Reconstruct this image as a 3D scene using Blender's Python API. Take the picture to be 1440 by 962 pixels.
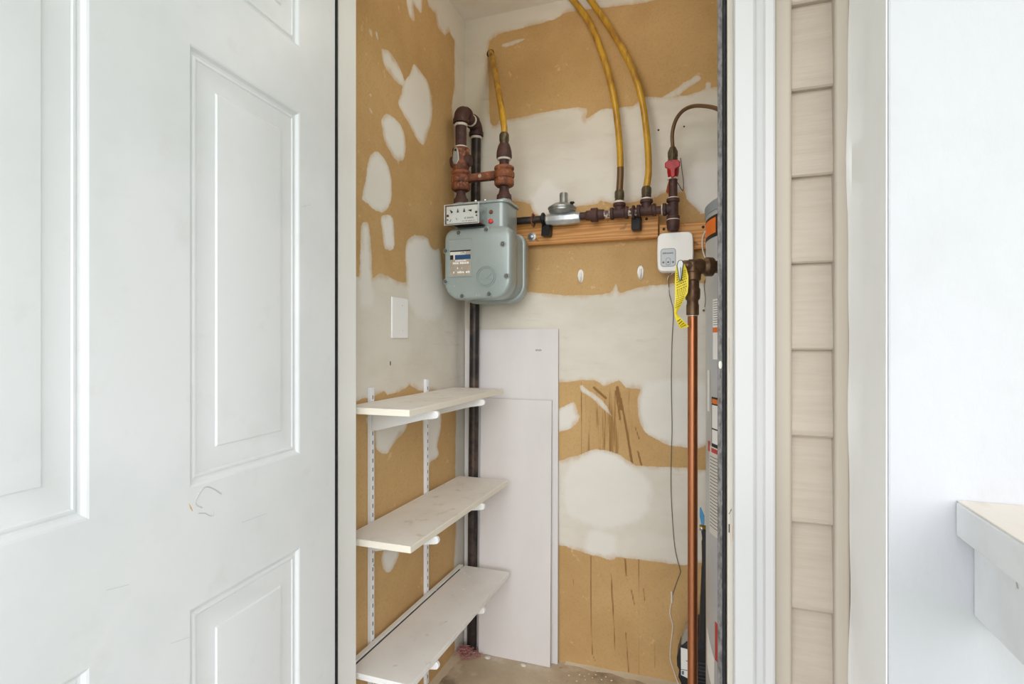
import bpy, bmesh, math, random
import numpy as np
from mathutils import Vector, Matrix

for o in list(bpy.data.objects):
    bpy.data.objects.remove(o)
SC = bpy.context.scene
COL = SC.collection
random.seed(7)

# ------------------------------------------------------------------ camera
F = 777.0                      # focal length in pixels of the 1440 px frame
YAW = math.radians(19.69)
S_, C_ = math.sin(YAW), math.cos(YAW)
H = 1.18                       # camera height
cam_d = bpy.data.cameras.new('camera')
cam_d.sensor_width = 36.0
cam_d.lens = F / 1440.0 * 36.0
cam_d.clip_start = 0.02
cam = bpy.data.objects.new('camera', cam_d)
COL.objects.link(cam)
cam.location = (0, 0, H)
cam.rotation_euler = (math.pi / 2, 0, YAW)
SC.camera = cam

# ------------------------------------------------------------------ world, light, exposure
W = bpy.data.worlds.new('sky')
SC.world = W
W.use_nodes = True
bg = W.node_tree.nodes['Background']
bg.inputs[0].default_value = (0.94, 0.97, 1.02, 1)
bg.inputs[1].default_value = 1.0
sun_d = bpy.data.lights.new('sun', 'SUN')
sun_d.energy = 0.66
sun_d.angle = math.radians(50)
sun_d.color = (1.0, 0.985, 0.96)
sun = bpy.data.objects.new('sun', sun_d)
COL.objects.link(sun)
sun.rotation_euler = Vector((-0.20, 0.95, -0.19)).to_track_quat('-Z', 'Y').to_euler()
SC.view_settings.view_transform = 'Standard'
SC.view_settings.look = 'None'
SC.view_settings.gamma = 1.0
SC.view_settings.use_curve_mapping = False
SC.view_settings.exposure = 1.25

# ------------------------------------------------------------------ helpers
def ray(px, py):
    u = (px - 720.0) / F
    v = (481.0 - py) / F
    return Vector((-S_ + u * C_, C_ + u * S_, v))
def PY(px, py, Y):
    d = ray(px, py); t = Y / d.y
    return Vector((d.x * t, Y, H + d.z * t))
def PX(px, py, X):
    d = ray(px, py); t = X / d.x
    return Vector((X, d.y * t, H + d.z * t))

def lin(c):
    c = c / 255.0
    return c / 12.92 if c <= 0.04045 else ((c + 0.055) / 1.055) ** 2.4
def L3(c):
    return (lin(c[0]), lin(c[1]), lin(c[2]), 1.0)

MATS = {}
def mat(name, col, rough=0.5, metal=0.0, var=None, bump=None, spec=0.5, stretch=(1, 1, 1), coat=0.0):
    """var = list of (colour, scale, low, high[, stretch]); bump = (scale, strength, distance)"""
    m = bpy.data.materials.new(name); MATS[name] = m
    m.use_nodes = True
    nt = m.node_tree; N = nt.nodes; K = nt.links
    p = N['Principled BSDF']
    p.inputs['Base Color'].default_value = L3(col)
    p.inputs['Roughness'].default_value = rough
    p.inputs['Metallic'].default_value = metal
    p.inputs['Specular IOR Level'].default_value = spec
    p.inputs['Coat Weight'].default_value = coat
    tc = N.new('ShaderNodeTexCoord')
    def mapped(st):
        mp = N.new('ShaderNodeMapping'); mp.inputs['Scale'].default_value = st
        K.new(tc.outputs['Object'], mp.inputs['Vector']); return mp.outputs[0]
    if var:
        cur = None
        for v in var:
            st = v[4] if len(v) > 4 else stretch
            nz = N.new('ShaderNodeTexNoise'); nz.inputs['Scale'].default_value = v[1]
            nz.inputs['Detail'].default_value = 5; nz.inputs['Roughness'].default_value = 0.6
            K.new(mapped(st), nz.inputs['Vector'])
            mr = N.new('ShaderNodeMapRange'); mr.inputs[1].default_value = v[2]; mr.inputs[2].default_value = v[3]
            K.new(nz.outputs[0], mr.inputs[0])
            mx = N.new('ShaderNodeMix'); mx.data_type = 'RGBA'
            K.new(mr.outputs[0], mx.inputs[0])
            if cur is None: mx.inputs[6].default_value = L3(col)
            else: K.new(cur, mx.inputs[6])
            mx.inputs[7].default_value = L3(v[0])
            cur = mx.outputs[2]
        K.new(cur, p.inputs['Base Color'])
    if bump:
        nz = N.new('ShaderNodeTexNoise'); nz.inputs['Scale'].default_value = bump[0]
        nz.inputs['Detail'].default_value = 4
        K.new(mapped(bump[3] if len(bump) > 3 else stretch), nz.inputs['Vector'])
        b = N.new('ShaderNodeBump'); b.inputs['Strength'].default_value = bump[1]
        b.inputs['Distance'].default_value = bump[2]
        K.new(nz.outputs[0], b.inputs['Height']); K.new(b.outputs[0], p.inputs['Normal'])
    return m

class MB:
    def __init__(s): s.v = []; s.f = []
    def quadgrid(s, rows, close_u=False, close_v=False):
        base = len(s.v); nr = len(rows); nc = len(rows[0])
        for r in rows: s.v += [tuple(p) for p in r]
        for i in range(nr - (0 if close_v else 1)):
            for j in range(nc - (0 if close_u else 1)):
                a = base + i * nc + j; b = base + i * nc + (j + 1) % nc
                c = base + ((i + 1) % nr) * nc + (j + 1) % nc; d = base + ((i + 1) % nr) * nc + j
                s.f.append((a, b, c, d))
        return base
    def box(s, x0, x1, y0, y1, z0, z1):
        b = len(s.v)
        s.v += [(x0, y0, z0), (x1, y0, z0), (x1, y1, z0), (x0, y1, z0), (x0, y0, z1), (x1, y0, z1), (x1, y1, z1), (x0, y1, z1)]
        for q in ((0, 3, 2, 1), (4, 5, 6, 7), (0, 1, 5, 4), (1, 2, 6, 5), (2, 3, 7, 6), (3, 0, 4, 7)):
            s.f.append(tuple(b + i for i in q))
        return s
    def poly(s, pts):
        b = len(s.v); s.v += [tuple(p) for p in pts]; s.f.append(tuple(range(b, b + len(pts)))); return s
    def prism(s, pts, off):
        """closed prism from an outline of 3-D points, swept by off"""
        b = len(s.v); n = len(pts); off = Vector(off)
        s.v += [tuple(p) for p in pts] + [tuple(Vector(p) + off) for p in pts]
        s.f.append(tuple(range(b + n - 1, b - 1, -1))); s.f.append(tuple(range(b + n, b + 2 * n)))
        for i in range(n):
            j = (i + 1) % n
            s.f.append((b + i, b + j, b + n + j, b + n + i))
        return s
    def lathe(s, o, axis, prof, seg=20, ang0=0.0, ang1=None, caps=True):
        """prof = [(radius, distance along axis)...]"""
        o = Vector(o); a = Vector(axis).normalized()
        t = Vector((0, 0, 1)) if abs(a.z) < 0.9 else Vector((1, 0, 0))
        u = a.cross(t).normalized(); w = a.cross(u).normalized()
        rows = []
        for r, h in prof:
            rows.append([o + a * h + (u * math.cos(k / seg * math.tau + ang0) + w * math.sin(k / seg * math.tau + ang0)) * r for k in range(seg)])
        base = s.quadgrid(rows, close_u=True)
        if caps:
            n = len(prof)
            s.f.append(tuple(range(base, base + seg)))
            s.f.append(tuple(reversed(range(base + (n - 1) * seg, base + n * seg))))
        return s
    def cyl(s, p0, p1, r, seg=20):
        p0 = Vector(p0); p1 = Vector(p1)
        return s.lathe(p0, p1 - p0, [(r, 0), (r, (p1 - p0).length)], seg)
    def tube(s, pts, r, seg=12, caps=True):
        pts = [Vector(p) for p in pts]; n = len(pts)
        rr = r if isinstance(r, (list, tuple)) else [r] * n
        rows = []; prev = None
        for i in range(n):
            d = (pts[min(i + 1, n - 1)] - pts[max(i - 1, 0)]).normalized()
            if prev is None:
                t = Vector((0, 0, 1)) if abs(d.z) < 0.9 else Vector((1, 0, 0))
                u = d.cross(t).normalized()
            else:
                u = (prev - d * prev.dot(d)).normalized()
            prev = u; w = d.cross(u)
            rows.append([pts[i] + (u * math.cos(k / seg * math.tau) + w * math.sin(k / seg * math.tau)) * rr[i] for k in range(seg)])
        base = s.quadgrid(rows, close_u=True)
        if caps:
            s.f.append(tuple(range(base, base + seg)))
            s.f.append(tuple(reversed(range(base + (n - 1) * seg, base + n * seg))))
        return s
    def ball(s, c, r, seg=12, rings=8, sc=(1, 1, 1)):
        c = Vector(c); rows = []
        for i in range(1, rings):
            a = math.pi * i / rings
            rows.append([c + Vector((math.sin(a) * math.cos(k / seg * math.tau) * sc[0], math.sin(a) * math.sin(k / seg * math.tau) * sc[1], math.cos(a) * sc[2])) * r for k in range(seg)])
        base = s.quadgrid(rows, close_u=True)
        s.f.append(tuple(range(base, base + seg)))
        s.f.append(tuple(reversed(range(base + (rings - 2) * seg, base + (rings - 1) * seg))))
        return s
    def build(s, name, m, parent=None, smooth=True, bevel=0.0, bseg=2, label=None, kind=None, angle=40):
        me = bpy.data.meshes.new(name)
        off = root_loc(parent)
        me.from_pydata([(x - off.x, y - off.y, z - off.z) for x, y, z in s.v], [], s.f)
        bm = bmesh.new(); bm.from_mesh(me)
        bmesh.ops.recalc_face_normals(bm, faces=bm.faces)
        bm.to_mesh(me); bm.free()
        if smooth:
            me.polygons.foreach_set('use_smooth', [True] * len(me.polygons))
            me.set_sharp_from_angle(angle=math.radians(angle))
        me.materials.append(MATS[m] if isinstance(m, str) else m)
        o = bpy.data.objects.new(name, me)
        COL.objects.link(o)
        if parent is not None: o.parent = parent
        if bevel > 0:
            b = o.modifiers.new('edge', 'BEVEL'); b.width = bevel; b.segments = bseg
            b.limit_method = 'ANGLE'; b.angle_limit = math.radians(35)
        if label: o['label'] = label
        if kind: o['kind'] = kind
        return o

ROOTLOC = {}
def root_loc(p):
    if p is None: return Vector((0, 0, 0))
    while p.parent is not None: p = p.parent
    return ROOTLOC.get(p.name, Vector((0, 0, 0)))

def tag(o, label, cat, group=None, kind=None):
    o['label'] = label; o['category'] = cat
    if group: o['group'] = group
    if kind: o['kind'] = kind
    return o
def thing(name, label, cat, loc, group=None, kind=None):
    o = bpy.data.objects.new(name, None); COL.objects.link(o)
    o.empty_display_size = 0.02
    o.location = loc; ROOTLOC[o.name] = Vector(loc)
    return tag(o, label, cat, group, kind)
def copy_tree(o, parent=None):
    c = o.copy(); COL.objects.link(c); c.parent = parent
    if parent is None: ROOTLOC[c.name] = Vector(c.location)
    for ch in list(o.children): copy_tree(ch, c)
    return c
def struct(name, mb, m, label, cat, **k):
    o = mb.build(name, m, None, **k)
    return tag(o, label, cat, None, 'structure')
def rrect(w, h, r, n=5):
    """outline of a rounded rectangle centred on 0,0; r = one radius or four (bl, br, tr, tl)"""
    if not isinstance(r, (list, tuple)): r = [r] * 4
    pts = []
    for (cx, cy, a0, q) in ((-w/2, -h/2, math.pi, r[0]), (w/2, -h/2, 1.5*math.pi, r[1]), (w/2, h/2, 0, r[2]), (-w/2, h/2, .5*math.pi, r[3])):
        sx = q if cx < 0 else -q; sy = q if cy < 0 else -q
        for k in range(n + 1):
            a = a0 + k / n * math.pi / 2
            pts.append((cx + sx + q * math.cos(a), cy + sy + q * math.sin(a)))
    return pts
def curve(pts, n=8):
    """Catmull-Rom through points"""
    P = [Vector(p) for p in pts]; P = [P[0] * 2 - P[1]] + P + [P[-1] * 2 - P[-2]]
    out = []
    for i in range(1, len(P) - 2):
        for k in range(n):
            t = k / n
            out.append(0.5 * ((2 * P[i]) + (P[i+1] - P[i-1]) * t + (2*P[i-1] - 5*P[i] + 4*P[i+1] - P[i+2]) * t*t + (-P[i-1] + 3*P[i] - 3*P[i+1] + P[i+2]) * t**3))
    out.append(P[-2]); return out

# ------------------------------------------------------------------ materials
mat('door_paint', (232, 233, 234), 0.38, var=[((214, 218, 219), 2.2, .45, .8), ((222, 222, 218), 14, .6, .85)], bump=(90, .05, .002))
mat('white_trim', (194, 193, 192), 0.42, var=[((187, 186, 183), 6, .5, .85, (1, 1, .2))], bump=(60, .06, .002, (1, 1, .15)))
mat('jamb_paint', (214, 207, 194), 0.5, var=[((198, 188, 172), 9, .5, .8, (1, 1, .3))], bump=(70, .1, .002))
mat('jamb_white', (240, 239, 235), 0.5, var=[((231, 228, 221), 7, .5, .8, (1, 1, .3))], bump=(70, .06, .002))
mat('rubber', (28, 28, 30), 0.6, var=[((60, 58, 58), 40, .55, .75)], bump=(200, .2, .001))
mat('seal_metal', (132, 129, 126), 0.6, 0.2, var=[((84, 82, 80), 160, .4, .65, (1, 1, .4)), ((190, 190, 188), 60, .66, .74, (1, 1, .3))], bump=(300, .3, .0008))
mat('vinyl', (185, 172, 156), 0.5, var=[((177, 163, 147), 30, .4, .7, (.25, 1, 3))], bump=(55, .35, .0012, (.12, 1, 5)))
mat('vinyl_trim', (188, 177, 162), 0.45, var=[((180, 168, 152), 3, .4, .7, (1, 1, .2))])
mat('porch_white', (192, 193, 196), 0.6, var=[((186, 187, 189), 5, .5, .8)], bump=(55, .35, .004, (1, 1, .5)))
mat('return_white', (243, 242, 239), 0.5, var=[((235, 233, 229), 5, .5, .8)], bump=(40, .12, .003))
mat('caulk', (235, 234, 231), 0.5)
mat('rail_cap', (224, 215, 203), 0.6, var=[((208, 192, 172), 7, .5, .8, (3, .6, 1)), ((240, 238, 234), 11, .55, .7)], bump=(60, .25, .002, (3, .4, 1)))
mat('rail_side', (222, 223, 224), 0.55, var=[((205, 206, 207), 6, .5, .8), ((160, 155, 148), 38, .72, .76)], bump=(50, .25, .002, (1, .4, 1)))
mat('concrete', (214, 198, 172), 0.85, var=[((192, 174, 146), 4, .4, .65), ((228, 218, 200), 9, .55, .75), ((150, 136, 114), 5, .56, .70), ((120, 106, 88), 26, .66, .74)], bump=(60, .3, .004))
mat('mortar', (210, 194, 168), 0.9, var=[((206, 188, 160), 12, .4, .65)], bump=(90, .4, .003))
mat('porch_concrete', (222, 221, 220), 0.85, var=[((208, 206, 204), 4, .4, .7)], bump=(60, .3, .004))
mat('lawn', (128, 142, 108), 0.9, var=[((108, 126, 88), 6, .4, .7)])
mat('ceiling_mud', (236, 229, 217), 0.8, var=[((226, 215, 198), 5, .45, .75)], bump=(25, .1, .004))
mat('plain_wall', (232, 225, 212), 0.85, var=[((216, 180, 130), 2.5, .55, .7)])
mat('drywall_sheet', (228, 224, 223), 0.85, var=[((221, 216, 215), 5, .4, .7, (1, 1, .3))], bump=(200, .08, .001))
mat('gypsum_edge', (206, 200, 192), 0.95, bump=(180, .5, .002))
mat('shelf_top', (246, 241, 233), 0.55, var=[((238, 231, 221), 6, .45, .7), ((222, 211, 196), 24, .60, .74)])
mat('shelf_top_white', (248, 246, 243), 0.5, var=[((240, 237, 233), 5, .45, .7), ((220, 213, 204), 30, .64, .76)])
mat('shelf_edge', (243, 236, 220), 0.5)
mat('bracket_white', (240, 240, 240), 0.35)
mat('standard_white', (238, 239, 242), 0.35, var=[((216, 214, 210), 20, .6, .72)])
mat('slot_dark', (52, 54, 62), 0.8)
mat('gasket_dark', (66, 64, 68), 0.7)
mat('black_pipe', (46, 41, 40), 0.42, 0.3, var=[((92, 76, 66), 12, .46, .64), ((190, 185, 175), 42, .735, .75)], bump=(80, .15, .001))
mat('rust_pipe', (82, 54, 48), 0.6, 0.15, var=[((62, 40, 38), 20, .4, .65), ((112, 74, 60), 46, .58, .75)], bump=(110, .35, .0012))
mat('rust_bar', (142, 84, 54), 0.65, 0.15, var=[((92, 54, 40), 24, .42, .60), ((186, 122, 84), 60, .54, .68)], bump=(90, .4, .0015))
mat('dope_white', (222, 214, 202), 0.6, var=[((180, 160, 140), 60, .55, .7)])
mat('dope_rust', (214, 204, 190), 0.6, var=[((92, 64, 54), 55, .47, .53), ((60, 44, 40), 30, .6, .7)], bump=(120, .5, .0015))
mat('brass_dull', (104, 92, 70), 0.42, 0.6, var=[((74, 66, 54), 40, .4, .65)])
mat('brass', (196, 160, 70), 0.3, 0.9)
mat('bronze', (110, 84, 58), 0.42, 0.6, var=[((84, 62, 46), 30, .4, .65)])
mat('copper', (184, 120, 82), 0.34, 0.9, var=[((152, 94, 62), 6, .4, .7, (1, 1, .25)), ((122, 76, 54), 24, .6, .8, (1, 1, .3))])
mat('tube_copper', (116, 88, 60), 0.45, 0.5)
mat('yellow_coat', (200, 154, 44), 0.36, 0.05, var=[((158, 112, 40), 26, .44, .62, (1, 1, .3)), ((98, 70, 40), 36, .57, .70, (1, 1, .25)), ((232, 222, 196), 34, .73, .76)])
mat('tube_mouth', (60, 54, 40), 0.7)
mat('meter_grey', (160, 170, 167), 0.28, 0.1, var=[((151, 162, 160), 6, .4, .7), ((196, 202, 198), 34, .68, .74)], coat=.15)
mat('zinc', (176, 178, 176), 0.38, 0.75, var=[((140, 142, 140), 24, .4, .68)], bump=(140, .2, .0008))
mat('zinc_bright', (208, 212, 212), 0.35, 0.6, var=[((170, 176, 178), 22, .45, .7)], bump=(120, .15, .0008))
mat('steel', (178, 178, 174), 0.28, 0.9)
mat('steel_dark', (128, 130, 128), 0.32, 0.85)
mat('plate_white', (250, 250, 247), 0.5)
mat('ink', (26, 26, 28), 0.6)
mat('ink_grey', (120, 122, 124), 0.6)
mat('label_blue', (36, 74, 116), 0.45)
mat('label_tan', (190, 180, 164), 0.4, 0.3, var=[((170, 158, 142), 30, .4, .65)])
mat('label_pale', (222, 218, 208), 0.5)
mat('seal_red', (220, 52, 44), 0.4)
mat('valve_red', (176, 22, 30), 0.4, var=[((120, 16, 24), 40, .5, .7)])
mat('tag_orange', (214, 120, 66), 0.6)
mat('tag_yellow', (240, 216, 44), 0.5)
mat('tag_ink', (120, 104, 20), 0.6)
mat('plastic_white', (244, 242, 236), 0.4)
mat('panel_blue', (196, 202, 206), 0.4)
mat('panel_line', (140, 146, 150), 0.5)
mat('plate_plastic', (248, 247, 245), 0.35)
mat('cord_white', (232, 228, 216), 0.5)
mat('cord_dark', (120, 108, 92), 0.5)
mat('heater_grey', (192, 196, 198), 0.36, 0.1, var=[((182, 187, 190), 5, .4, .7)])
mat('heater_lid', (156, 164, 172), 0.4, 0.2)
mat('label_orange', (236, 118, 32), 0.5)
mat('label_red', (196, 56, 52), 0.5)
mat('valve_blue', (70, 148, 196), 0.4)
mat('hose_black', (40, 40, 42), 0.5, bump=(160, .3, .001))
mat('pump_black', (30, 31, 35), 0.42, var=[((48, 50, 56), 22, .5, .7)])
mat('pump_clear', (160, 156, 146), 0.3)
mat('strap_black', (34, 33, 34), 0.45, 0.4, var=[((110, 70, 46), 45, .66, .74), ((60, 70, 90), 30, .66, .74)])
mat('insulation_pink', (188, 128, 126), 0.95, var=[((206, 160, 152), 60, .45, .65)])
mat('chip_white', (236, 232, 222), 0.8)
mat('hole_dark', (60, 48, 36), 0.9)
mat('scuff', (196, 197, 196), 0.7)
mat('bare_wood', (202, 168, 122), 0.7)

def wood_mat(name, base, dark, knot):
    m = bpy.data.materials.new(name); MATS[name] = m; m.use_nodes = True
    nt = m.node_tree; N = nt.nodes; K = nt.links; p = N['Principled BSDF']
    p.inputs['Roughness'].default_value = .6
    tc = N.new('ShaderNodeTexCoord'); mp = N.new('ShaderNodeMapping'); mp.inputs['Scale'].default_value = (.55, 8, 8)
    K.new(tc.outputs['Object'], mp.inputs[0])
    wv = N.new('ShaderNodeTexWave'); wv.wave_type = 'BANDS'; wv.bands_direction = 'Z'
    wv.inputs['Scale'].default_value = 3.4; wv.inputs['Distortion'].default_value = 11; wv.inputs['Detail'].default_value = 3
    wv.inputs['Detail Scale'].default_value = 1.2
    K.new(mp.outputs[0], wv.inputs[0])
    mx = N.new('ShaderNodeMix'); mx.data_type = 'RGBA'; mx.inputs[6].default_value = L3(base); mx.inputs[7].default_value = L3(dark)
    K.new(wv.outputs['Fac'], mx.inputs[0])
    nz = N.new('ShaderNodeTexNoise'); nz.inputs['Scale'].default_value = 22; nz.inputs['Detail'].default_value = 4
    K.new(tc.outputs['Object'], nz.inputs['Vector'])
    mr = N.new('ShaderNodeMapRange'); mr.inputs[1].default_value = .63; mr.inputs[2].default_value = .72
    K.new(nz.outputs[0], mr.inputs[0])
    m2 = N.new('ShaderNodeMix'); m2.data_type = 'RGBA'; m2.inputs[7].default_value = L3(knot)
    K.new(mr.outputs[0], m2.inputs[0]); K.new(mx.outputs[2], m2.inputs[6])
    K.new(m2.outputs[2], p.inputs['Base Color'])
    b = N.new('ShaderNodeBump'); b.inputs['Strength'].default_value = .25; b.inputs['Distance'].default_value = .001
    K.new(wv.outputs['Fac'], b.inputs['Height']); K.new(b.outputs[0], p.inputs['Normal'])
wood_mat('pine', (222, 164, 96), (196, 130, 68), (112, 64, 40))

def glow_mat(name, col, st):
    m = bpy.data.materials.new(name); MATS[name] = m; m.use_nodes = True
    p = m.node_tree.nodes['Principled BSDF']; p.inputs['Base Color'].default_value = L3(col)
    p.inputs['Emission Color'].default_value = L3(col); p.inputs['Emission Strength'].default_value = st
glow_mat('fill_lamp_glow', (255, 244, 226), 1.2)  # glow of the added closet fill lamp

def clear_mat(name):
    m = bpy.data.materials.new(name); MATS[name] = m; m.use_nodes = True
    nt = m.node_tree; N = nt.nodes; K = nt.links
    N.remove(N['Principled BSDF'])
    t = N.new('ShaderNodeBsdfTransparent'); t.inputs[0].default_value = (.93, .94, .94, 1)
    g = N.new('ShaderNodeBsdfGlossy'); g.inputs['Roughness'].default_value = .08
    x = N.new('ShaderNodeMixShader'); x.inputs[0].default_value = .06
    K.new(t.outputs[0], x.inputs[1]); K.new(g.outputs[0], x.inputs[2]); K.new(x.outputs[0], N['Material Output'].inputs[0])
clear_mat('clear_plastic')

def wall_mat(name):
    """kraft-faced drywall with joint compound; shapes come from the mesh attributes, edges from noise"""
    m = bpy.data.materials.new(name); MATS[name] = m; m.use_nodes = True
    nt = m.node_tree; N = nt.nodes; K = nt.links; p = N['Principled BSDF']
    p.inputs['Roughness'].default_value = .85; p.inputs['Specular IOR Level'].default_value = .25
    tc = N.new('ShaderNodeTexCoord')
    def noise(scale, detail=4, st=(1, 1, 1)):
        mp = N.new('ShaderNodeMapping'); mp.inputs['Scale'].default_value = st
        K.new(tc.outputs['Object'], mp.inputs[0])
        n = N.new('ShaderNodeTexNoise'); n.inputs['Scale'].default_value = scale; n.inputs['Detail'].default_value = detail
        n.inputs['Roughness'].default_value = .62
        K.new(mp.outputs[0], n.inputs['Vector']); return n.outputs[0]
    def att(a):
        n = N.new('ShaderNodeAttribute'); n.attribute_name = a; return n.outputs['Fac']
    def math_(op, a, b):
        n = N.new('ShaderNodeMath'); n.operation = op
        for i, q in enumerate((a, b)):
            if isinstance(q, (int, float)): n.inputs[i].default_value = q
            else: K.new(q, n.inputs[i])
        return n.outputs[0]
    def rng(v, a, b, c=0, d=1):
        n = N.new('ShaderNodeMapRange'); n.interpolation_type = 'SMOOTHSTEP'
        for i, q in enumerate((a, b, c, d)): n.inputs[1 + i].default_value = q
        K.new(v, n.inputs[0]); return n.outputs[0]
    def mix(f, a, b):
        n = N.new('ShaderNodeMix'); n.data_type = 'RGBA'
        if isinstance(f, (int, float)): n.inputs[0].default_value = f
        else: K.new(f, n.inputs[0])
        for i, q in ((6, a), (7, b)):
            if isinstance(q, tuple): n.inputs[i].default_value = L3(q)
            else: K.new(q, n.inputs[i])
        return n.outputs[2]
    # kraft paper
    kraft = mix(rng(noise(3.0), .35, .7), (207, 171, 119), (193, 156, 105))
    kraft = mix(rng(noise(140, 2), .45, .8, 0, .35), kraft, (176, 136, 84))
    kraft = mix(rng(noise(26, 3), .66, .74, 0, .5), kraft, (232, 198, 150))
    # water streaks on the paper
    st = math_('ADD', att('streak'), math_('MULTIPLY', math_('SUBTRACT', noise(30, 3, (1, 1, .25)), .5), .004))
    kraft = mix(rng(st, -.0008, .0016, 0, .85), kraft, (132, 95, 55))
    zone = rng(math_('ADD', att('zone'), math_('MULTIPLY', math_('SUBTRACT', noise(12), .5), .06)), -.01, .03)
    drip = rng(noise(70, 4, (1, 1, .06)), .50, .66)
    kraft = mix(math_('MULTIPLY', math_('MULTIPLY', zone, drip), .8), kraft, (150, 110, 64))
    # joint compound
    mudc = mix(rng(noise(4, 4, (1, 1, 2)), .35, .7), (229, 223, 211), (220, 213, 199))
    mudc = mix(rng(noise(18, 4, (.4, .4, 3)), .6, .76, 0, .5), mudc, (208, 199, 182))
    m2 = math_('ADD', att('mud2'), math_('MULTIPLY', math_('SUBTRACT', noise(14, 5), .5), .05))
    mudc = mix(rng(m2, -.012, .020, 0, .62), mudc, (240, 237, 231))
    rag = math_('MULTIPLY', math_('SUBTRACT', noise(26, 6), .5), .014)
    rag2 = math_('MULTIPLY', math_('SUBTRACT', noise(150, 3), .5), .005)
    mm = math_('ADD', math_('ADD', att('mud'), rag), rag2)
    mask = rng(mm, -.0014, .0018)
    brush = math_('MULTIPLY', math_('SUBTRACT', noise(17, 6, (1, 1, .4)), .5), .060)
    thin = rng(math_('ADD', mm, brush), -.006, .017, .46, 1.0)
    col = mix(math_('MULTIPLY', mask, thin), kraft, mudc)
    K.new(col, p.inputs['Base Color'])
    h = math_('ADD', math_('MULTIPLY', mask, .6), math_('MULTIPLY', noise(16, 4), .5))
    b = N.new('ShaderNodeBump'); b.inputs['Strength'].default_value = .35; b.inputs['Distance'].default_value = .0025
    K.new(h, b.inputs['Height']); K.new(b.outputs[0], p.inputs['Normal'])
wall_mat('mudded_drywall')

# ------------------------------------------------------------------ dimensions of the closet
XL, YB, ZC = -0.905, 1.98, 2.44        # left wall, back wall, ceiling
XR = 0.62                              # right wall (behind the heater)
YF, YI = 1.075, 1.1665                 # facade sheathing and inner side of the front wall
JL, JR = -0.845, 0.030                 # door jambs

def sd_poly(P, poly):
    """signed distance, positive inside"""
    poly = np.asarray(poly, float); n = len(poly)
    d = np.full(len(P), 1e9); ins = np.zeros(len(P), bool)
    for i in range(n):
        a = poly[i]; b = poly[(i + 1) % n]
        e = b - a; w = P - a
        t = np.clip((w @ e) / max(e @ e, 1e-12), 0, 1)
        q = w - t[:, None] * e
        d = np.minimum(d, (q * q).sum(1))
        c1 = (a[1] <= P[:, 1]) != (b[1] <= P[:, 1])
        with np.errstate(divide='ignore', invalid='ignore'):
            xi = a[0] + (P[:, 1] - a[1]) / (b[1] - a[1] if b[1] != a[1] else 1e-12) * e[0]
        ins ^= c1 & (P[:, 0] < xi)
    d = np.sqrt(d); return np.where(ins, d, -d)
def smooth(poly, n=4):
    q = [Vector((a[0], a[1], 0)) for a in poly]; out = []; N_ = len(q)
    for i in range(N_):
        a, b, c, d = q[i - 1], q[i], q[(i + 1) % N_], q[(i + 2) % N_]
        for k in range(n):
            t = k / n
            p = 0.5 * (2 * b + (c - a) * t + (2 * a - 5 * b + 4 * c - d) * t * t + (-a + 3 * b - 3 * c + d) * t ** 3)
            out.append((p.x, p.y))
    return out
def sd_line(P, pts, w):
    pts = np.asarray(pts, float); d = np.full(len(P), 1e9)
    for i in range(len(pts) - 1):
        a, b = pts[i], pts[i + 1]; e = b - a; q = P - a
        t = np.clip((q @ e) / max(e @ e, 1e-12), 0, 1)
        r = q - t[:, None] * e; d = np.minimum(d, np.sqrt((r * r).sum(1)))
    return w - d

def mud_wall(name, us, zs, place, mud_fn, thick, label):
    nu, nz = len(us), len(zs)
    U, Z = np.meshgrid(us, zs)
    P = np.stack([U.ravel(), Z.ravel()], 1)
    att = mud_fn(P)
    verts = [place(u, z) for u, z in P]
    faces = []
    for i in range(nz - 1):
        for j in range(nu - 1):
            a = i * nu + j; faces.append((a, a + 1, a + nu + 1, a + nu))
    b0 = len(verts)
    corners = [(us[0], zs[0]), (us[-1], zs[0]), (us[-1], zs[-1]), (us[0], zs[-1])]
    verts += [tuple(Vector(place(*c)) + Vector(thick)) for c in corners]
    faces.append((b0, b0 + 1, b0 + 2, b0 + 3))
    bot = list(range(nu)); top = [(nz - 1) * nu + j for j in range(nu)]
    lef = [i * nu for i in range(nz)]; rig = [i * nu + nu - 1 for i in range(nz)]
    faces.append(tuple(bot[::-1] + [b0, b0 + 1])); faces.append(tuple(top + [b0 + 2, b0 + 3]))
    faces.append(tuple(lef + [b0 + 3, b0])); faces.append(tuple(rig[::-1] + [b0 + 1, b0 + 2]))
    me = bpy.data.meshes.new(name); me.from_pydata(verts, [], faces)
    for k, v in att.items():
        a = me.attributes.new(k, 'FLOAT', 'POINT')
        a.data.foreach_set('value', np.concatenate([v, np.full(4, -.1)]).astype(np.float32))
    bm = bmesh.new(); bm.from_mesh(me); bmesh.ops.recalc_face_normals(bm, faces=bm.faces); bm.to_mesh(me); bm.free()
    me.materials.append(MATS['mudded_drywall'])
    o = bpy.data.objects.new(name, me); COL.objects.link(o)
    return tag(o, label, 'wall', None, 'structure')

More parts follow.
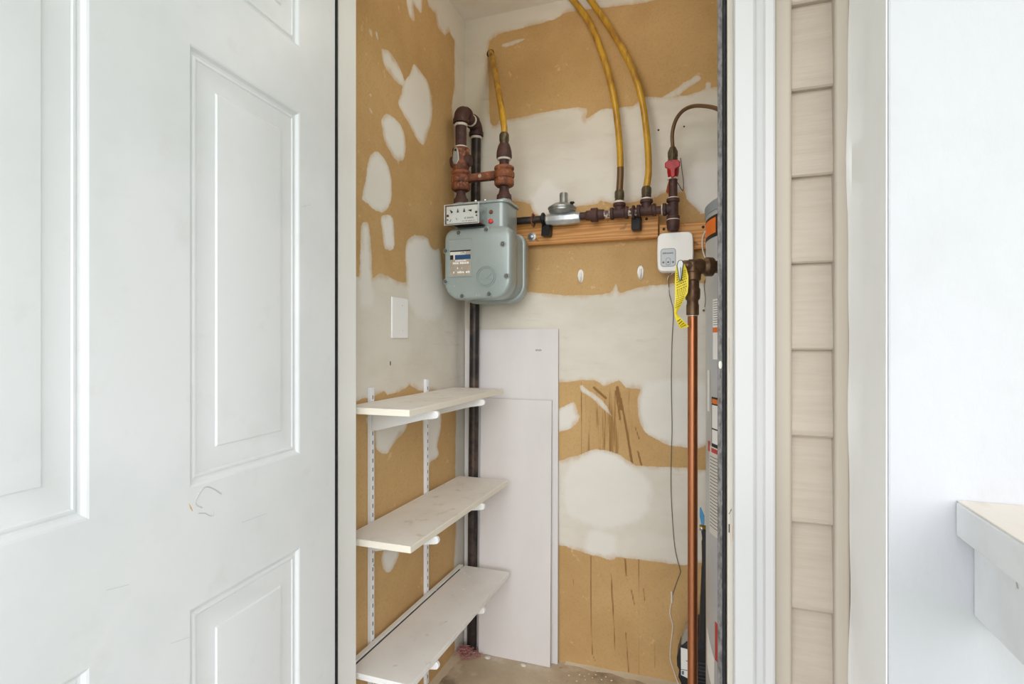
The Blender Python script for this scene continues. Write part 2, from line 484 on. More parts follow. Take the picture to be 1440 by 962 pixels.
# ---- left wall: outlines of the compound patches, measured on the wall plane
def WL(pts): return [(PX(x, y, XL).y, PX(x, y, XL).z) for x, y in pts]
L_strip = WL([(598, -10), (603, 8), (612, 20), (616, 40), (626, 50), (632, 44), (639, 58), (639, 120), (635, 150), (639, 200), (638, 400), (641, 600), (640, 680), (641, 740), (638, 800), (640, 960), (656, 960), (656, -40), (598, -60)])
L_band = WL([(470, 384), (515, 391), (526, 390), (532, 384), (545, 387), (560, 396), (573, 398), (656, 398), (656, 548), (600, 551), (588, 549), (576, 542), (562, 551), (545, 556), (540, 550), (530, 556), (470, 572)])
L_white = [smooth(WL(p)) for p in (
    [(508, 318), (514, 312), (519, 317), (522, 350), (524, 390), (526, 430), (506, 430), (505, 390), (507, 350)],
    [(536, 306), (545, 302), (553, 308), (555, 335), (553, 350), (541, 350), (538, 330)],
    [(571, 345), (578, 333), (592, 331), (602, 336), (606, 347), (612, 352), (619, 353), (623, 400), (621, 440), (608, 452), (590, 448), (575, 430), (571, 390)],
    [(518, 226), (526, 214), (535, 216), (546, 234), (551, 258), (549, 285), (541, 298), (530, 297), (512, 283), (509, 276), (515, 250)],
    [(536, 168), (544, 160), (556, 167), (565, 178), (570, 197), (568, 224), (556, 224), (548, 213), (540, 196), (538, 182)],
    [(582, 90), (592, 101), (602, 117), (607, 140), (607, 170), (600, 192), (596, 203), (588, 199), (580, 184), (574, 172), (566, 159), (560, 145), (564, 132), (568, 115), (577, 103)],
    [(536, 71), (542, 69), (550, 75), (559, 89), (567, 107), (569, 120), (560, 118), (550, 106), (541, 93)],
    [(571, -30), (592, -20), (593, 17), (586, 12), (582, 8), (583, 29), (577, 25), (573, 10)],
    [(529, 600), (540, 592), (560, 589), (573, 591), (570, 605), (560, 617), (549, 630), (543, 638), (529, 631)],
    [(518, 585), (562, 585), (535, 597), (526, 605), (519, 601)],
    [(596, 578), (618, 576), (620, 600), (615, 625), (617, 640), (606, 650), (600, 664), (596, 650)],
    [(537, 780), (545, 769), (557, 769), (561, 780), (553, 798), (546, 806), (538, 798)],
    [(519, 40), (523, 44), (524, 54), (520, 48)], [(528, 44), (531, 46), (532, 56), (529, 52)],
    [(519, 132), (523, 133), (522, 137)], [(518, 150), (521, 152), (525, 161), (521, 158)],
)]
def left_fn(P):
    m = np.maximum(sd_poly(P, L_strip), sd_poly(P, L_band))
    m2 = np.full(len(P), -.1)
    for q in L_white: m2 = np.maximum(m2, sd_poly(P, q))
    return {'mud': np.clip(np.maximum(m, m2), -.1, .1), 'mud2': np.clip(m2, -.1, .1), 'streak': np.full(len(P), -.1), 'zone': np.full(len(P), -.1)}
mud_wall('wall_left', np.arange(YI - .001, YB + .0051, .005), np.arange(0, ZC + .001, .005), lambda u, z: (XL, u, z), left_fn, (-.1, 0, 0),
         'tan drywall side wall with rounded white joint compound patches above the shelves')

# ---- back wall
def WB(pts): return [(PY(x, y, YB).x, PY(x, y, YB).z) for x, y in pts]
K_list = [smooth(WB(p), 3) for p in (
    [(689, 57), (735, 40), (780, 27), (800, 17), (840, 12), (900, 5), (935, -2), (1010, -14), (1160, -30), (1160, 100), (1008, 122), (985, 128), (965, 134), (930, 137), (905, 136), (895, 146), (880, 150), (868, 152), (845, 154), (824, 167), (825, 153), (800, 152), (770, 157), (740, 163), (715, 168), (703, 170), (700, 175), (690, 172), (688, 120)],
    [(700, 292), (745, 287), (752, 301), (768, 304), (788, 297), (815, 290), (840, 287), (845, 282), (870, 288), (885, 285), (910, 280), (930, 273), (945, 270), (956, 272), (963, 266), (966, 280), (975, 290), (985, 298), (1000, 300), (1160, 290), (1160, 405), (990, 398), (960, 397), (930, 400), (895, 405), (872, 412), (866, 398), (857, 412), (820, 415), (780, 414), (745, 410), (700, 404)],
    [(770, 548), (800, 538), (820, 534), (840, 537), (850, 543), (870, 535), (880, 545), (900, 548), (897, 560), (897, 580), (905, 605), (925, 620), (950, 628), (985, 630), (1000, 620), (1160, 600), (1160, 675), (985, 660), (940, 657), (900, 655), (880, 652), (870, 645), (855, 635), (835, 632), (815, 640), (800, 643), (770, 642)],
    [(640, 760), (780, 767), (800, 770), (820, 777), (840, 782), (870, 784), (920, 790), (960, 795), (1160, 815), (1160, 1150), (640, 1000)],
)]
B_add = [smooth(WB(p), 3) for p in (
    [(930, 138), (945, 128), (965, 115), (980, 107), (985, 112), (970, 122), (950, 136)], [(993, 116), (1000, 116), (998, 128), (992, 126)],
    [(770, 580), (790, 573), (807, 565), (812, 580), (815, 588), (805, 601), (790, 607), (770, 607)],
    [(816, 542), (822, 544), (838, 556), (850, 567), (861, 585), (856, 583), (845, 572), (832, 560), (818, 551)],
    [(707, 62), (735, 54), (736, 57), (712, 66)],
)]
B_white = [smooth(WB(p)) for p in (
    [(790, 690), (800, 655), (820, 640), (848, 633), (880, 645), (905, 665), (916, 690), (905, 725), (880, 742), (845, 745), (815, 735), (798, 720)],
    [(898, 580), (900, 550), (915, 536), (945, 532), (975, 535), (1000, 545), (1010, 580), (1000, 615), (985, 630), (950, 626), (925, 618), (906, 604)],
    [(822, 755), (830, 744), (850, 748), (865, 754), (864, 786), (840, 782), (824, 776)],
    [(745, 285), (752, 270), (768, 252), (782, 262), (795, 272), (790, 295), (768, 304), (752, 300)],
    [(962, 265), (966, 240), (985, 228), (1020, 230), (1020, 300), (1000, 298), (985, 297), (972, 285)],
)]
B_streak = [(WB(p), w) for p, w in (
    ([(831, 782), (831, 840), (832, 900), (833, 920), (837, 930)], .0022), ([(859, 806), (861, 840), (863, 870), (865, 916)], .0026),
    ([(898, 786), (899, 860), (899, 955)], .0018), ([(880, 890), (884, 945)], .0025), ([(879, 786), (881, 810)], .003), ([(888, 830), (892, 850)], .003),
    ([(817, 536), (818, 580), (818, 640)], .0022), ([(857, 588), (858, 638)], .0026), ([(905, 828), (906, 845)], .0026), ([(806, 815), (807, 826)], .0018),
    ([(873, 560), (882, 610), (889, 652)], .0045), ([(866, 550), (872, 590)], .004), ([(893, 600), (899, 618)], .003), ([(897, 635), (902, 654)], .004),
    ([(868, 545), (874, 575)], .006), ([(835, 545), (852, 560)], .005), ([(920, 890), (921, 940)], .0012))]
B_zone = WB([(826, 545), (850, 545), (885, 545), (892, 575), (888, 655), (850, 650), (820, 645), (820, 560)])
def back_fn(P):
    k = np.full(len(P), -.1)
    for q in K_list: k = np.maximum(k, sd_poly(P, q))
    m = -k
    for q in B_add: m = np.maximum(m, sd_poly(P, q))
    m2 = np.full(len(P), -.1)
    for q in B_white + B_add[2:4]: m2 = np.maximum(m2, sd_poly(P, q))
    s = np.full(len(P), -.1)
    for q, w in B_streak: s = np.maximum(s, sd_line(P, q, w))
    return {'mud': np.clip(np.maximum(m, m2), -.1, .1), 'mud2': np.clip(m2, -.1, .1), 'streak': s, 'zone': np.clip(sd_poly(P, B_zone), -.1, .1)}
wall_back = mud_wall('wall_back', np.concatenate([np.arange(XL, .16, .005), [.3, XR]]), np.arange(0, ZC + .001, .005), lambda u, z: (u, YB, z), back_fn, (0, .1, 0),
         'tan drywall back wall with white joint compound bands behind the gas piping')
for px, py, r in ((926, 183, .0035), (962, 178, .003), (797, 652, .0), ):
    if r:
        c = PY(px, py, YB)
        MB().lathe(c, (0, -1, 0), [(r, -.002), (r, .0006)], 10).build('screw_hole', 'hole_dark', wall_back)

# ------------------------------------------------------------------ rest of the shell
struct('floor', MB().box(XL - .1, XR + .1, 1.06, YB + .1, -.08, 0), 'concrete', 'bare tan concrete floor of the utility closet', 'floor')
struct('ceiling', MB().box(XL - .1, XR + .1, YI, YB + .1, ZC, ZC + .08), 'ceiling_mud', 'beige mudded drywall ceiling above the gas lines', 'ceiling')
struct('wall_right', MB().box(XR, XR + .1, YI, YB, 0, ZC), 'plain_wall', 'drywall side wall behind the water heater', 'wall')
wf = MB()
wf.box(-2.6, JL - .02, YF, YI, -.1, 2.75); wf.box(JR + .02, XR + .1, YF, YI, -.1, 2.75); wf.box(JL - .02, JR + .02, YF, YI, 2.08, 2.75)
wall_front = struct('wall_front', wf, 'vinyl_trim', 'tan front wall with horizontal vinyl siding beside the doorway', 'wall', smooth=False)

fl = bpy.data.objects['floor']
def fillet(p0, p1, nrm, seed, nm):
    rnd = random.Random(seed); p0 = Vector(p0); p1 = Vector(p1); nrm = Vector(nrm); rows = []; n = 40
    w = .02
    for k in range(n + 1):
        c = p0.lerp(p1, k / n); w = min(.034, max(.010, w + rnd.uniform(-.006, .006))); h = .004 + w * .2
        rows.append([c + Vector((0, 0, h)), c + nrm * w * .35 + Vector((0, 0, h * .55)), c + nrm * w * .7 + Vector((0, 0, h * .2)), c + nrm * w + Vector((0, 0, -.001))])
    b = MB(); b.quadgrid(rows); b.build(nm, 'mortar', fl, angle=80)
fillet((-.50, YB, 0), (.0, YB, 0), (0, -1, 0), 4, 'mortar_fillet')
fillet((XL, 1.20, 0), (XL, 1.90, 0), (1, 0, 0), 6, 'mortar_fillet')
# siding planks: each course is its own plank, butt edge standing proud
def plank(x0, x1, z0, z1):
    b = MB(); yt, yb = YF - .001, YF - .0165
    pr = [(x0, yt, z1), (x0, yt - .003, z1), (x0, yb - .001, z0 + .010), (x0, yb, z0 + .003), (x0, yb + .003, z0), (x0, yt, z0)]
    b.prism(pr, (x1 - x0, 0, 0)); return b
zs0 = H + (481 - 492) / F * .945 - .1488 * 8
for k in range(19):
    z0 = zs0 + k * .1488
    plank(.131, .199, z0, z0 + .1495).build('siding_plank', 'vinyl', wall_front, smooth=False)
    plank(-2.6, -.945, z0, z0 + .1495).build('siding_plank', 'vinyl', wall_front, smooth=False)

# j-channels either side of the siding strip
def channel(name, x0, x1, yfront, label, r=.006):
    b = MB(); n = 6; out = []
    for k in range(n + 1):
        a = math.pi + k / n * math.pi / 2
        out.append((x0 + r + r * math.cos(a), yfront + r + r * math.sin(a)))
    for k in range(n + 1):
        a = 1.5 * math.pi + k / n * math.pi / 2
        out.append((x1 - r + r * math.cos(a), yfront + r + r * math.sin(a)))
    out += [(x1, YF), (x0, YF)]
    b.prism([(x, y, -.1) for x, y in out], (0, 0, 2.85))
    return struct(name, b, 'vinyl_trim', label, 'trim')
channel('trim_1', .1035, .1325, 1.050, 'tan vinyl channel between white door casing and siding')
channel('trim_2', .1955, .2195, 1.045, 'tan vinyl channel between siding and white porch wall')
channel('trim_3', -.945, -.915, 1.050, 'tan vinyl channel behind the open door')

# door frame: jambs, stops, weatherstrips
j = thing('trim_4', 'painted hinge side door jamb with dark weatherstrip', 'door jamb', (JL, 1.1, 0), None, 'structure')
MB().box(JL - .02, JL, 1.044, YI, 0, 2.06).build('jamb_board', 'jamb_white', j, smooth=False, bevel=.0015)
MB().box(JL, -.830, 1.0975, YI, 0, 2.06).build('door_stop', 'jamb_white', j, smooth=False, bevel=.0015)
MB().box(JL + .0005, -.831, 1.0895, 1.0972, 0, 2.05).build('weatherstrip', 'rubber', j, smooth=False, bevel=.003)
j = thing('trim_5', 'beige painted latch side door jamb with worn metal weatherstrip', 'door jamb', (JR, 1.1, 0), None, 'structure')
jb = MB().box(JR - .0005, JR + .0098, 1.044, YI, 0, 2.06).build('jamb_board', 'jamb_paint', j, smooth=False, bevel=.0015)
MB().box(.0150, JR - .0005, 1.096, YI, 0, 2.06).build('door_stop', 'jamb_white', j, smooth=False)
MB().box(.0136, .0222, 1.0885, 1.096, 0, 2.055).build('metal_carrier', 'seal_metal', j, smooth=False, bevel=.001)
MB().tube([(.0258, 1.0880, 0), (.0258, 1.0880, 2.055)], .0037, 10).build('rubber_seal', 'rubber', j)
# strike plate recess and chipped paint on the jamb edge
def zat(py, t): return H + (481 - py) / F * t
tj = 0.975
MB().box(JR + .0002, JR + .0045, 1.0432, 1.05, zat(762, tj), zat(718, tj)).build('strike_plate', 'jamb_paint', j, smooth=False, bevel=.0006)
MB().box(JR + .0012, JR + .0030, 1.0428, 1.05, zat(748, tj), zat(736, tj)).build('latch_hole', 'hole_dark', j, smooth=False)
MB().prism([(JR + .0010, 1.0429, zat(722, tj)), (JR + .0022, 1.0429, zat(722, tj)), (JR + .0056, 1.0429, zat(714, tj)), (JR + .006, 1.0429, zat(716, tj))][::-1], (0, .004, 0)).build('paint_chip', 'hole_dark', j, smooth=False)
ch = [(JR + .0076, zat(738, tj)), (JR + .0100, zat(737, tj)), (JR + .0098, zat(757, tj)), (JR + .0084, zat(761, tj)), (JR + .0074, zat(752, tj))]
MB().prism([(x, 1.0428, z) for x, z in ch], (0, .003, 0)).build('paint_chip', 'bare_wood', j, smooth=False)
ch = [(JR + .001, zat(474, tj)), (JR + .0026, zat(476, tj)), (JR + .003, zat(510, tj)), (JR + .0022, zat(526, tj)), (JR + .0012, zat(515, tj))]
MB().prism([(x, 1.0433, z) for x, z in ch], (0, .003, 0)).build('paint_chip', 'label_tan', j, smooth=False)
MB().ball((.0185, 1.0882, zat(513, 1.02)), .0058, 10, 6, (.55, .2, 1.4)).build('paint_drip', 'chip_white', j)
struct('trim_6', MB().box(JL, JR, 1.044, YI, 2.06, 2.08), 'jamb_white', 'door frame head above the closet opening', 'door jamb', smooth=False)

# brickmould casing
def casing_profile():
    p = [(.0000, 1.0435), (.0000, 1.016), (.0025, 1.0125), (.0300, 1.0120), (.0330, 1.0145), (.0345, 1.0185), (.0365, 1.0205), (.0415, 1.0185), (.0455, 1.0165), (.0485, 1.0190), (.0500, 1.0210), (.0620, 1.0215), (.0652, 1.0240), (.0655, 1.0745), (.012, 1.0745), (.012, 1.0435)]
    return p
struct('trim_7', MB().prism([(.0385 + x, y, -.05) for x, y in casing_profile()], (0, 0, 2.16)), 'white_trim', 'white moulded door casing beside the tan siding', 'door casing', angle=25)
struct('trim_8', MB().prism([(JL - .0085 - x, y, -.05) for x, y in casing_profile()], (0, 0, 2.16)), 'white_trim', 'white moulded door casing behind the open door', 'door casing', angle=25)
struct('trim_9', MB().box(JL - .072, .104, 1.0125, YF, 2.062, 2.125), 'white_trim', 'white head casing over the closet doorway', 'door casing', smooth=False)

# porch return wall with a wavy painted edge along the siding
porch = struct('wall_porch', MB().box(.2205, 1.9, .85, YF + .02, -.3, 2.75), 'porch_white', 'bright white painted porch wall behind the railing', 'wall', smooth=False, bevel=.003)
b = MB(); rows = []
rnd = random.Random(3); n = 90
for k in range(n + 1):
    z = -.1 + 2.85 * k / n
    wob = .0016 * math.sin(z * 5.1 + .4) + .0012 * math.sin(z * 13.7) + .0008 * math.sin(z * 31)
    x0 = .2158 - wob
    rows.append([(.2204, .8515, z), (.2188, .8525, z), (.2184, .95, z), (.2180, 1.035, z), (x0, 1.0405, z), (x0 - .0008, 1.0440, z), (x0 + .003, 1.0475, z), (.2204, 1.05, z)])
b.quadgrid(rows)
struct('trim_10', b, 'return_white', 'white painted wall end with wavy brushed edge beside siding', 'trim')
struct('porch_floor', MB().box(-2.6, .37, -7.0, 1.06, -.14, -.03), 'porch_concrete', 'pale concrete porch floor, extended outward to bounce light', 'floor', smooth=False)  # unseen floor carried far out and kept pale to bounce daylight inside
struct('porch_ceiling', MB().box(-2.6, 1.2, -.9, YF, 2.75, 2.83), 'white_trim', 'white porch ceiling above the doorway', 'ceiling', smooth=False)
struct('ground', MB().box(-40, 40, -40, 20, -.42, -.32), 'lawn', 'green lawn beyond the porch railing', 'lawn', smooth=False)

# ------------------------------------------------------------------ railing
rl = thing('porch_railing', 'weathered white wooden porch railing butting against white wall', 'railing', (.33, .84, -.03))
MB().box(.2935, .445, -2.1, .8495, .9345, .9780).build('top_cap', 'rail_side', rl, smooth=False, bevel=.003)
MB().box(.2950, .4435, -2.1, .8492, .9775, .9797).build('weathered_top', 'rail_cap', rl, smooth=False, bevel=.0015)
MB().box(.312, .352, -2.1, .8495, .8365, .9343).build('top_rail', 'rail_side', rl, smooth=False, bevel=.003)
MB().box(.312, .352, -2.1, .8495, .06, .15).build('bottom_rail', 'rail_side', rl, smooth=False, bevel=.003)
for k in range(9):
    y = .66 - k * .3
    MB().box(.320, .345, y, y + .028, .15, .8365).build('baluster', 'rail_side', rl, smooth=False, bevel=.002)
MB().box(.30, .36, -2.1, -2.02, -.03, .9344).build('post', 'rail_side', rl, smooth=False)

# ------------------------------------------------------------------ open door
DH = Vector((-.800, 1.044, 0)); DD = Vector((.0820, -.9966, 0)); DN = Vector((.9966, .0820, 0))
DW, DT, DZ0, DZ1 = .915, .044, .015, 2.045
def dpt(s, z, n=0.0): return DH + DD * s + DN * n + Vector((0, 0, z))
def door_s(px):
    d = ray(px, 481); # intersect with the door plane
    t = DH.dot(DN) / d.dot(DN)
    return (d * t - DH).dot(DD)
s1a, s1b, s2a = door_s(421.5), door_s(267), door_s(125.5)
s2b = s2a + (s1b - s1a)
door = thing('door_1', 'white six panel steel door standing open with scuffs', 'door', tuple(DH), None, 'structure')
colsS = [0, s1a, s1b, s2a, s2b, DW]
rowsZ = [DZ0, .225, .760, .951, 1.649, 1.782, 1.948, DZ1]
panels = [(1, 1), (1, 3), (1, 5), (3, 1), (3, 3), (3, 5)]
b = MB()
for i in range(5):
    for k in range(7):
        if (i, k) in panels: continue
        b.poly([dpt(colsS[i], rowsZ[k]), dpt(colsS[i + 1], rowsZ[k]), dpt(colsS[i + 1], rowsZ[k + 1]), dpt(colsS[i], rowsZ[k + 1])])
q = [dpt(0, DZ0), dpt(DW, DZ0), dpt(DW, DZ1), dpt(0, DZ1)]
qb = [p - DN * DT for p in q]
b.poly(qb)
for i in range(4): b.poly([q[i], q[(i + 1) % 4], qb[(i + 1) % 4], qb[i]])
b.build('slab', 'door_paint', door, smooth=False)
prof = [(0, 0), (.003, -.0012), (.007, -.0060), (.0105, -.0070), (.0135, -.0052), (.0165, -.0050), (.0185, -.0066), (.022, -.0072), (.052, -.0040), (.0545, -.0036), (.0570, -.0012), (.0600, -.0008)]
for (i, k) in panels:
    sa, sb, za, zb = colsS[i], colsS[i + 1], rowsZ[k], rowsZ[k + 1]
    b = MB()
    rows = [[dpt(sa + e, za + e, h), dpt(sb - e, za + e, h), dpt(sb - e, zb - e, h), dpt(sa + e, zb - e, h)] for e, h in prof]
    base = b.quadgrid(rows, close_u=True)
    m_ = base + 4 * (len(prof) - 1)
    b.f.append((m_, m_ + 1, m_ + 2, m_ + 3))
    b.build('panel', 'door_paint', door, smooth=True, angle=22)
# scuffs scratched into the paint under the middle panel
def dpx(px, py, n=.0004):
    s = door_s(px); p = dpt(s, 0, n); t = p.x / ray(px, 481).x
    return Vector((p.x, p.y, H + (481 - py) / F * t))
for pts, r in (([(311, 695), (302, 689), (293, 685), (287, 686), (280, 694), (275, 705), (277, 711), (284, 714)], .0011), ([(279, 722), (288, 722), (294, 725), (299, 725), (300, 719)], .0008)):
    MB().tube(curve([dpx(*p, n=.0) for p in pts], 5), r, 6).build('scuff_mark', 'scuff', door)
MB().tube([dpx(265.5, 708, 0), dpx(268, 714, 0), dpx(271, 719, 0)], [.0004, .0014, .0004], 6).build('scuff_mark', 'bare_wood', door)
for pts in ([(425, 291), (437, 288)], [(429, 288), (429, 295)], [(240, 905), (266, 896)], [(150, 830), (182, 822)], [(340, 735), (375, 722)]):
    MB().tube([dpx(*p, n=-.0003) for p in pts], .0005, 5).build('scratch', 'scuff', door)
for z in (.25, 1.05, 1.85):
    MB().cyl((JL + .004, 1.036, z - .045), (JL + .004, 1.036, z + .045), .006, 12).build('hinge_knuckle', 'steel', door)

# ------------------------------------------------------------------ shelving
stds = []
for i, (y, lab, ztop) in enumerate(((1.332, 'white slotted shelf standard nearer the door, fixed to the left wall', 1.052), (1.654, 'white slotted shelf standard nearer the corner, fixed to the left wall', 1.055))):
    st = thing('shelf_standard', lab, 'shelf standard', (XL, y, .03), 'slotted shelf standards')
    MB().box(XL + .0005, XL + .012, y - .0085, y + .0085, .03, ztop).build('channel', 'standard_white', st, smooth=False, bevel=.001)
    z = .05
    m_ = MB()
    first = None
    while z < ztop - .02:
        if first is None:
            first = MB().box(XL + .0117, XL + .01235, y - .0012, y + .0018, z, z + .011).build('slot', 'slot_dark', st, smooth=False); z0_ = z
        else:
            c = first.copy(); COL.objects.link(c); c.parent = st; c.location = (0, 0, z - z0_)
        z += .0255
    for zz in (.12, .55, .98):
        MB().lathe((XL + .012, y + .0055, zz), (1, 0, 0), [(.003, 0), (.0026, .0012)], 10).build('screw', 'steel', st)

def bracket(y, z, lab):
    br = thing('shelf_bracket', lab, 'shelf bracket', (XL, y, z), 'white shelf brackets')
    x0, x1 = XL + .0125, -.684
    pts = [(x0, z), (x0, z - .062), (x0 + .012, z - .064), (x1 - .05, z - .027), (x1 - .012, z - .0215)]
    for k in range(7):
        a = -math.pi / 2 + k / 6 * math.pi
        pts.append((x1 - .010 + .010 * math.cos(a), z - .0105 + .0105 * math.sin(a)))
    MB().prism([(x, y - .0055, zz) for x, zz in pts], (0, .011, 0)).build('arm', 'bracket_white', br, smooth=True, bevel=.0015)
    MB().box(XL + .0085, x0 + .003, y - .003, y + .003, z - .056, z - .012).build('hook_plate', 'bracket_white', br, smooth=False)
    return br
for nm, zt, w, n1, n2 in (('top', .995, '', 1.332, 1.654), ('middle', .6575, '', 1.332, 1.654), ('bottom', .321, '', 1.332, 1.654)):
    bracket(n1, zt, 'white metal bracket under the %s shelf, nearer the door' % nm)
    bracket(n2, zt, 'white metal bracket under the %s shelf, nearer the corner' % nm)

sh = thing('wall_shelf', 'cream edged laminate shelf, highest of three on the left wall', 'shelf', (-.80, 1.5, 1.0), 'wall shelves')
b = MB().box(-.8915, -.693, 1.190, 1.845, .9965, 1.0115).build('board', 'shelf_edge', sh, smooth=False, bevel=.001)
MB().box(-.8905, -.694, 1.191, 1.844, 1.0112, 1.0132).build('top_laminate', 'shelf_top', sh, smooth=False, bevel=.0006)
sh = thing('wall_shelf', 'cream edged laminate shelf, middle of three on the left wall', 'shelf', (-.80, 1.5, .66), 'wall shelves')
MB().box(-.8915, -.693, 1.196, 1.893, .6590, .6745).build('board', 'shelf_edge', sh, smooth=False, bevel=.001)
MB().box(-.8905, -.694, 1.197, 1.892, .6742, .6762).build('top_laminate', 'shelf_top', sh, smooth=False, bevel=.0006)
sh = thing('wall_shelf', 'white shelf with a dark slot along its back, lowest of three', 'shelf', (-.80, 1.5, .33), 'wall shelves')
MB().box(-.8915, -.690, 1.190, 1.900, .3225, .3300).build('underboard', 'shelf_top_white', sh, smooth=False, bevel=.001)
MB().box(-.8690, -.690, 1.190, 1.900, .3300, .3385).build('board', 'shelf_top_white', sh, smooth=False, bevel=.001)
MB().box(-.8915, -.8755, 1.190, 1.900, .3300, .3405).build('back_strip', 'shelf_top_white', sh, smooth=False, bevel=.001)
MB().box(-.8753, -.8692, 1.225, 1.865, .3300, .3372).build('slot_gasket', 'gasket_dark', sh, smooth=False)

# blank wall plate
a_, c_ = PX(549, 417, XL), PX(572, 476, XL)
wp = thing('wall_plate', 'white blank wall plate with two screws on the left wall', 'wall plate', (XL, (a_.y + c_.y) / 2, c_.z))
cy, cz, w_, h_ = (a_.y + c_.y) / 2, (a_.z + c_.z) / 2, abs(c_.y - a_.y), abs(a_.z - c_.z)
MB().prism([(XL + .0003, cy + x, cz + z) for x, z in rrect(w_, h_, .003, 3)], (.0055, 0, 0)).build('plate', 'plate_plastic', wp, bevel=.0025)
for dz in (-.31, .31):
    sc = MB().lathe((XL + .0055, cy + .01, cz + dz * h_), (1, 0, 0), [(.0035, 0), (.0033, .0010)], 12).build('screw', 'plate_plastic', wp)
    MB().box(XL + .0064, XL + .0067, cy + .0073, cy + .0127, cz + dz * h_ - .0005, cz + dz * h_ + .0005).build('slot', 'ink_grey', sc, smooth=False)
# dark nick in the wall under the plate
c = PX(549, 511, XL); MB().ball(c, .006, 8, 6, (.12, .5, 1.3)).build('wall_nick', 'hole_dark', bpy.data.objects['wall_left'])

# ------------------------------------------------------------------ drywall offcuts leaning in the corner
def sheet(x0, x1, ztop, y_bot, y_top, th, label):
    o = thing('drywall_offcut', label, 'drywall sheet', ((x0 + x1) / 2, y_bot, 0), 'leaning drywall offcuts')
    # front paper + core; the sheet leans back slightly
    def P(x, f, d):   # f = fraction up, d = thickness coordinate
        return (x, y_bot + (y_top - y_bot) * f + d, .001 + (ztop - .001) * f)
    core = [P(x0, 0, .0006), P(x1, 0, .0006), P(x1, 1, .0006), P(x0, 1, .0006)]
    MB().prism(core, (0, th - .0012, 0)).build('gypsum_core', 'gypsum_edge', o, smooth=False)
    for d in (0, th - .0006):
        f_ = [P(x0 - .0002, 0, d), P(x1 + .0002, 0, d), P(x1 + .0002, 1, d), P(x0 - .0002, 1, d)]
        MB().prism(f_, (0, .0006, 0)).build('face_paper', 'drywall_sheet', o, smooth=False)
    return o
s_big = sheet(-.898, PY(784.5, 600, 1.962).x, PY(720, 463, 1.964).z, 1.958, 1.966, .0125, 'taller grey drywall offcut standing against the back wall in the corner')
s_small = sheet(-.825, PY(774, 700, 1.936).x, PY(735, 562, 1.950).z, 1.930, 1.952, .0105, 'shorter grey drywall offcut leaning in front of the taller one')
mk = PY(757, 492.5, 1.9655)
b = MB()
for k in range(4): b.box(mk.x - .010 + k * .006, mk.x - .0065 + k * .006, 1.9652, 1.9658, mk.z - .003, mk.z + .003)
b.build('stamp_print', 'ink_grey', s_big, smooth=False)

# ------------------------------------------------------------------ gas riser and meter set
XT = -.838                      # axis of the riser top and inlet
ZE = 2.006
def elbow(b, c, d0, d1, R, r, lip):
    """90 degree pipe elbow: centreline comes in along -d0, leaves along d1, meeting at corner c"""
    c = Vector(c); d0 = Vector(d0).normalized(); d1 = Vector(d1).normalized()
    o = c + d0 * R + d1 * R; pts = []
    for k in range(9):
        a = k / 8 * math.pi / 2
        pts.append(o - d1 * R * math.cos(a) - d0 * R * math.sin(a))
    b.tube([pts[0] + d0 * .012] + pts + [pts[-1] + d1 * .012], r, 18)
    b.lathe(pts[0] + d0 * .002, d0, [(lip, 0), (lip, .013)], 18)
    b.lathe(pts[-1] + d1 * .002, d1, [(lip, 0), (lip, .013)], 18)
rs = thing('gas_riser_pipe', 'dark vertical gas pipe with rusty elbows rising from the floor corner', 'pipe', (-.857, 1.937, 0))
MB().tube([(-.857, 1.937, 0), (XT, 1.937, ZE - .03)], .0185, 20).build('riser', 'black_pipe', rs)
b = MB(); elbow(b, (XT, 1.937, ZE), (0, 0, -1), (0, -1, 0), .026, .0245, .0275); b.build('back_elbow', 'rust_pipe', rs)
b = MB(); elbow(b, (XT, 1.80, ZE), (0, 1, 0), (0, 0, -1), .028, .0255, .0285); b.build('front_elbow', 'rust_pipe', rs)
MB().cyl((XT, 1.905, ZE), (XT, 1.83, ZE), .0195, 18).build('elbow_nipple', 'rust_pipe', rs)
MB().cyl((XT, 1.80, ZE - .03), (XT, 1.80, 1.865), .0200, 18).build('drop_nipple', 'rust_pipe', rs)
for (p, ax, r) in (((XT, 1.80, ZE - .046), (0, 0, -1), .0235), ((XT, 1.937, ZE - .044), (0, 0, -1), .0225), ((XT, 1.893, ZE), (0, -1, 0), .0225), ((XT, 1.80, 1.879), (0, 0, -1), .0235)):
    MB().lathe(p, ax, [(r * .9, 0), (r, .002), (r, .006), (r * .9, .009)], 18).build('thread_sealant', 'dope_white', rs)
# shut-off valve above the meter bar
vl = MB(); vl.lathe((XT, 1.80, 1.872), (0, 0, -1), [(.028, 0), (.031, .004), (.031, .024), (.027, .032), (.030, .046), (.033, .058), (.029, .074), (.024, .086)], 20)
valve = vl.build('valve_body', 'rust_bar', rs)
MB().lathe((XT, 1.80, 1.826), (1, .0, 0), [(.020, -.036), (.022, -.030), (.022, .030), (.020, .038)], 16).build('valve_plug', 'rust_pipe', rs)
kp = [(XT - .016, 1.853), (XT - .010, 1.868), (XT - .001, 1.868), (XT + .005, 1.851), (XT + .008, 1.822), (XT - .002, 1.806), (XT - .014, 1.808), (XT - .020, 1.822)]
key = MB().prism([(x, 1.7665, z) for x, z in kp], (0, .016, 0)).build('lock_wing', 'zinc', rs, bevel=.003)
MB().lathe((XT - .006, 1.7672, 1.857), (0, -1, 0), [(.0045, 0), (.0045, .0012)], 12).build('lock_hole', 'ink', key)

